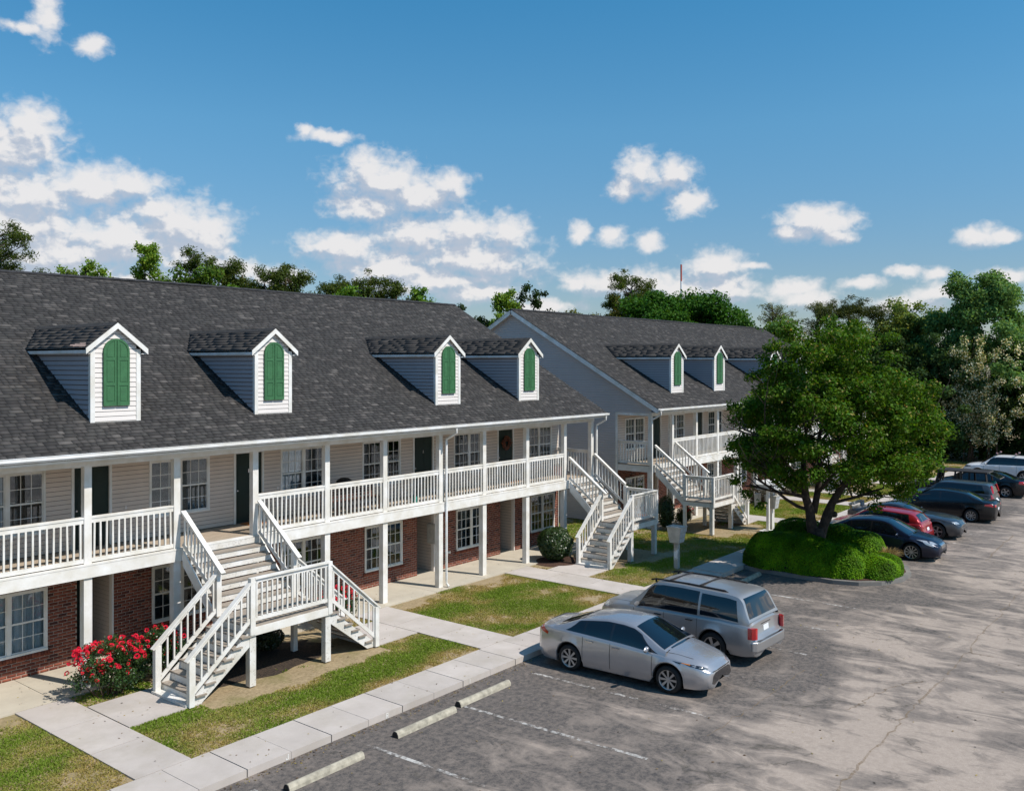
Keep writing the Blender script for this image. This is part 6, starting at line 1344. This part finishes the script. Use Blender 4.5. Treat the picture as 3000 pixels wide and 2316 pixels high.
# open off-road car: tub, hard roof on posts, raised rear glass, spare wheel
def offroader(x, y):
    t = thing('off_road_car', 'black open-sided off-road car with flat roof and raised rear glass', 'car', (0, 0, 0), 'cars parked in the lot'); l = 2.1; w = .80
    m = MB(); m.box((-w, -l+.1, .5), (w, l-1.35, 1.08)); m.box((-w+.08, l-1.35, .55), (w-.08, l-.05, 1.06)); o = m.build('tub', 'matte_black', t); o.modifiers.new('b', 'BEVEL').width = .05
    for s in (-1, 1):
        for a in (1.25, -1.25):
            m = MB(); P = [(a-.62, .62), (a-.45, .98), (a+.45, .98), (a+.66, .66), (a+.60, .62), (a+.40, .90), (a-.40, .90), (a-.55, .60)]; m.prism(P, 'x', s*.78, s*.96); m.build('fender', 'matte_black', t)
            m = MB(); m.lathe([(.20, 0), (.37, .0), (.395, .04), (.395, .2), (.37, .24), (.2, .24)], 24, 'x'); m.v = [(s*(.95-v[0]), a+v[1], .395+v[2]) for v in m.v]; wh = m.build('wheel', 'rubber', t, smooth=True); m = MB(); m.lathe([(0, .03), (.09, .03), (.2, .015)], 16, 'x'); m.v = [(s*(.95-v[0]), a+v[1], .395+v[2]) for v in m.v]; m.build('rim', 'rim_alloy', wh)
        for (a, b2) in ((.62, .50), (-.35, -.35), (-1.05, -1.05), (-1.95, -1.85)): m = MB(); m.beam((s*.74, a, 1.06), (s*.66, b2, 1.78), .09, .06); m.build('roof_post', 'matte_black', t)
        m = MB(); m.lathe([(0, 0), (.11, .0), (.12, -.05)], 14, 'z'); m.v = [(s*.5+v[0], l-.04+v[2]+.05, .85+v[1]) for v in m.v]; m.build('headlight', 'lamp_clear', t)
    m = MB(); m.box((-.70, -1.95, 1.76), (.70, .58, 1.84)); o = m.build('roof', 'matte_black', t); o.modifiers.new('b', 'BEVEL').width = .03
    m = MB(); m.beam((0, .70, 1.08), (0, .52, 1.74), 1.36, .02); m.build('windshield', 'car_glass', t)
    m = MB()
    for p, q in (((-.6, -1.95, 1.80), (-.6, -2.50, 1.52)), ((.6, -1.95, 1.80), (.6, -2.50, 1.52)), ((-.6, -2.50, 1.52), (.6, -2.50, 1.52)), ((-.6, -1.97, 1.80), (.6, -1.97, 1.80))): m.beam(p, q, .05, .04)
    fo = m.build('rear_glass_frame', 'chrome', t); m = MB(); m.face([(-.57, -1.98, 1.79), (.57, -1.98, 1.79), (.57, -2.48, 1.53), (-.57, -2.48, 1.53)]); m.build('glass', 'car_glass', fo)
    m = MB(); m.lathe([(0, .24), (.30, .24), (.37, .18), (.37, .02), (0, .0)], 22, 'z'); m.v = [(v[0], -2.0-v[2], .98+v[1]) for v in m.v]; m.build('spare_wheel_cover', 'teal', t, smooth=True, auto=40)
    for s in (-.35, .35):
        m = MB(); m.box((s-.22, -.30, .95), (s+.22, .15, 1.15)); m.box((s-.22, -.38, 1.1), (s+.22, -.26, 1.62)); m.build('seat', 'matte_black', t)
    put(t, x, y, 0)
offroader(54.45, -8.55)
l = 4.83/2
s2 = car('sedan', 'black sedan between the open off-road car and the white suv', 'car', saloon(W=1.82, L=4.83, H=1.47, paint='paint_black', spokes=5, patches=[('taillight', [(-l+.05, .80), (-l+.34, .82), (-l+.32, .97), (-l+.08, .98)], 'x', 0, 'lamp_red'), ('taillight', [(.40, .80), (.68, .80), (.67, .91), (.42, .90)], 'y', -1, 'lamp_red'), ('headlight', [(.5, .68), (.8, .72), (.78, .82), (.55, .76)], 'y', 1, 'lamp_clear')])); put(s2, 58.85, -9.2, 0)
l = 4.77/2
ws_ = car('white_suv', 'white suv with roof bars, last car at the far right', 'car', wagon(W=1.89, L=4.77, H=1.66, paint='paint_white', flare=.02, spokes=6, patches=[('headlight', [(.48, .80), (.82, .84), (.80, .93), (.5, .90)], 'y', 1, 'lamp_dark'), ('grille', [(-.4, .5), (.4, .5), (.42, .84), (-.42, .84)], 'y', 1, 'lamp_dark'), ('headlight', [(l-.55, .93), (l-.15, .84), (l-.15, .78), (l-.5, .86)], 'x', 0, 'lamp_dark'), ('taillight', [(-l+.05, .85), (-l+.3, .88), (-l+.3, 1.0), (-l+.1, 1.0)], 'x', 0, 'lamp_red')]))
for y in (.35, -.75):
    m = MB(); m.beam((-.68, y, 1.74), (.68, y, 1.74), .06, .03); o = m.build('cross_bar', 'matte_black', ws_)
    for s in (-1, 1): m = MB(); m.box((s*.62-.03, y-.05, 1.75), (s*.62+.03, y+.05, 1.83)); m.build('strap', 'pink_strap', o)
put(ws_, 67.0, -9.0, 0)
# ------------------------------------------------------------------ small things
def mail_unit(x, y, z0, sc=1.0, parent=None):
    """tapered cluster box: wider at the top, doors on the lot side"""
    m = MB(); a, b = .20*sc, .255*sc; d0, d1 = .19*sc, .28*sc; h = .56*sc
    m.add([(x-a, y-d0, z0), (x+a, y-d0, z0), (x+a, y+d0, z0), (x-a, y+d0, z0), (x-b, y-d1, z0+h), (x+b, y-d1, z0+h), (x+b, y+d1, z0+h), (x-b, y+d1, z0+h)], [(0,3,2,1),(4,5,6,7),(0,1,5,4),(1,2,6,5),(2,3,7,6),(3,0,4,7)])
    bo = m.build('box', 'mail_grey', parent)
    m = MB(); m.add([(x-b-.02, y-d1-.02, z0+h), (x+b+.02, y-d1-.02, z0+h), (x+b+.02, y+d1+.02, z0+h), (x-b-.02, y+d1+.02, z0+h), (x-b-.02, y-d1-.02, z0+h+.03), (x+b+.02, y-d1-.02, z0+h+.03), (x+b+.02, y+d1+.02, z0+h+.03), (x-b-.02, y+d1+.02, z0+h+.03)], [(0,3,2,1),(4,5,6,7),(0,1,5,4),(1,2,6,5),(2,3,7,6),(3,0,4,7)]); m.build('lid', 'mail_grey', parent)
    for i in range(2):
        for j in range(3):
            f0, f1 = (j+.12)/3, (j+.88)/3; xx = lambda u, f: x+(a+(b-a)*f)*u; yy = lambda f: y-(d0+(d1-d0)*f)-.006; u0, u1 = (-.85, -.08) if i == 0 else (.08, .85)
            m = MB(); m.face([(xx(u0, f0), yy(f0), z0+h*f0), (xx(u1, f0), yy(f0), z0+h*f0), (xx(u1, f1), yy(f1), z0+h*f1), (xx(u0, f1), yy(f1), z0+h*f1)]); m.build('mail_door', 'mail_shade', bo)
t = thing('mailbox', 'grey tapered cluster mailbox on a worn white post, on the shaded grass by the sidewalk', 'mailbox', (29.85, -4.72, 0)); piece('post', (29.77, -4.80, -.05), (29.93, -4.64, .95), 'post_worn', t); mail_unit(29.85, -4.72, .94, 1.0, t)
for s in (-1, 1): m = MB(); m.prism([(29.83, .62), (29.83, .9), (29.83+s*.16, .9)], 'y', -4.74, -4.70); m.build('bracket', 'mail_grey', t)
t = thing('mail_stand', 'white mail stand with a capped top and hanging grey boxes behind the hedge', 'mailbox', (39.1, -4.4, 0))
for (x, y) in ((38.95, -4.42), (39.75, -4.30)): piece('post', (x-.06, y-.06, -.05), (x+.06, y+.06, 1.98), 'white_wood', t)
piece('inner_post', (39.42, -4.42, -.05), (39.53, -4.30, .98), 'white_wood', t); m = MB(); m.box((38.75, -4.78, 1.86), (39.95, -3.98, 2.10)); m.build('top_box', 'mail_shade', t); m = MB(); m.prism([(38.70, 2.10), (40.0, 2.10), (39.9, 2.20), (38.8, 2.20)], 'y', -4.83, -3.93); m.build('cap', 'white_trim', t)
mail_unit(39.48, -4.40, .96, 1.0, t); piece('rear_box', (38.98, -3.95, 1.0), (39.28, -3.75, 1.62), 'mail_grey', t); piece('base_board', (38.55, -4.75, -.03), (39.1, -4.15, .05), 'white_worn', t)
# grill, table and pots on the balcony; wreath, mats, meter box
t = thing('kettle_grill', 'black domed grill on the balcony behind the railing', 'grill', (18.95, 1.15, 2.862)); m = MB(); m.lathe([(.0, .62), (.20, .66), (.27, .80), (.275, .86), (.24, .98), (.12, 1.06), (0, 1.08)], 20, 'z', (18.95, 1.15, 2.862)); m.build('bowl', 'dark_iron', t, smooth=True)
for k in range(3): a = k*2.1; m = MB(); m.tube([(18.95+.1*math.cos(a), 1.15+.1*math.sin(a), 3.5), (18.95+.3*math.cos(a), 1.15+.3*math.sin(a), 2.865)], .013, 5); m.build('leg', 'dark_iron', t)
simple('brown_paint', (.10, .035, .022), .6)
t = thing('patio_bench', 'dark red-brown slatted bench on the balcony right of the grill', 'bench', (19.0, 1.4, 2.862))
for k in range(4): piece('seat_slat', (18.1, .55+k*.10, 3.27), (18.1+1.9, .63+k*.10, 3.30), 'brown_paint', t)
for k in range(5): piece('back_slat', (18.1, 1.0+.0, 3.34+k*.085), (20.0, 1.025, 3.40+k*.085), 'brown_paint', t)
for x in (18.15, 19.9):
    piece('leg', (x, .55, 2.865), (x+.05, .60, 3.27), 'brown_paint', t); piece('leg', (x, .97, 2.865), (x+.05, 1.0, 3.78), 'brown_paint', t)
t = thing('watering_can', 'small teal watering can on the balcony boards beside the downspout', 'watering can', (21.7, .75, 2.862)); m = MB(); m.lathe([(0, 0), (.10, 0), (.11, .02), (.10, .22), (.085, .23)], 16, 'z', (21.7, .75, 2.864)); m.build('body', 'teal', t, smooth=True, auto=40); m = MB(); m.tube([(21.8, .75, 2.92), (21.93, .75, 3.05), (21.98, .75, 3.12)], [.022, .014, .012], 6); m.build('spout', 'teal', t); m = MB(); m.tube([(21.62, .75, 2.90), (21.52, .75, 3.0), (21.55, .75, 3.1), (21.64, .75, 3.08)], .009, 5); m.build('handle', 'teal', t)
t = thing('storage_tub', 'red lidded tub behind the railing at the top of the near end staircase', 'tub', (30.9, 1.35, 2.862)); m = MB(); m.prism([(30.7, 2.87), (31.1, 2.87), (31.14, 3.26), (30.66, 3.26)], 'y', 1.15, 1.5); m.build('body', 'red_plastic', t); piece('lid', (30.64, 1.13, 3.26), (31.16, 1.52, 3.30), 'dark_iron', t)
for x, lab in ((15.92, 'orange doormat at the green door above the wide staircase'), (27.92, 'brown doormat under the door with the wreath')): o = piece('doormat', (x-.36, 1.35, 2.866), (x+.36, 1.78, 2.882), 'orange_mat', None); tag(o, lab, 'doormat')
t = thing('door_wreath', 'round dried wreath hanging on the dark green door right of the downspout', 'wreath', (27.92, 1.83, 4.38)); r = np.random.default_rng(3); n = 900; a = r.uniform(0, 2*PI, n); p = np.stack([27.92+np.cos(a)*(.20+r.normal(0, .035, n)), 1.80+r.normal(0, .025, n), 4.38+np.sin(a)*(.20+r.normal(0, .035, n))], 1); leaves('leaves', p, r.uniform(.05, .09, n), tintvar(r, n, (.22, .10, .07), .4, .2), 'petal', t, r, .1)
m = MB(); m.tube([(27.92+.2*math.cos(k*PI/8), 1.82, 4.38+.2*math.sin(k*PI/8)) for k in range(17)], .02, 5); m.build('ring', 'stem_brown', t)
def fit(name, label, cat, a, b, mat): o = piece(name, a, b, mat, None); tag(o, label, cat); return o
m = MB(); m.box((23.70, 1.72, 1.02), (23.81, 2.12, 1.72)); m.box((23.69, 1.75, 1.05), (23.70, 2.09, 1.69)); o = m.build('meter_box', 'grey_box', b1); o['label'] = 'white metal meter box at the entrance recess'
for x in (19.9, 28.95): m = MB(); m.box((x, 1.80, 2.30), (x+.14, 1.866, 2.42)); m.build('wall_light', 'grey_box', b1)
m = MB(); m.box((24.55, 1.85, .52), (24.68, 1.868, .60)); m.build('outlet_cover', 'white_trim', b1)
for x in (12.1, 16.9, 24.4, 29.1): m = MB(); m.box((x, 1.835, 3.72), (x+.06, 1.85, 3.80)); m.build('outlet_cover', 'siding_light', b1)
# torn shingles on the first dormer
rq = random.Random(2); nn_ = math.hypot(1, .8)
def on_roof(u, y, h=.012): return (11.22-.775+u/nn_-h*.8/nn_, y, 8.525-.775*.8+u*.8/nn_+h/nn_)
m = MB()
for (y0, y1, u0, u1) in ((.62, .98, .02, .10), (.95, 1.30, .03, .13), (1.22, 1.50, .06, .12), (.75, 1.1, .12, .17)): m.face([on_roof(u0, y0), on_roof(u1, y0+.04), on_roof(u1+.02*rq.random(), y1), on_roof(u0, y1-.05)][::-1])
m.build('torn_shingle', 'underlay_torn', b1, kind='stuff')
# radio mast far behind
t = thing('radio_mast', 'thin red and white radio mast far behind the big domed tree', 'mast', (179.7, 74.7, 0))
for k in range(8): m = MB(); m.beam((179.7, 74.7, k*3.7), (179.7, 74.7, k*3.7+3.7), .28, .28, up=(0, 1, 0)); m.build('mast_section', 'antenna_red' if k % 2 else 'plate', t)
bpy.context.view_layer.update()
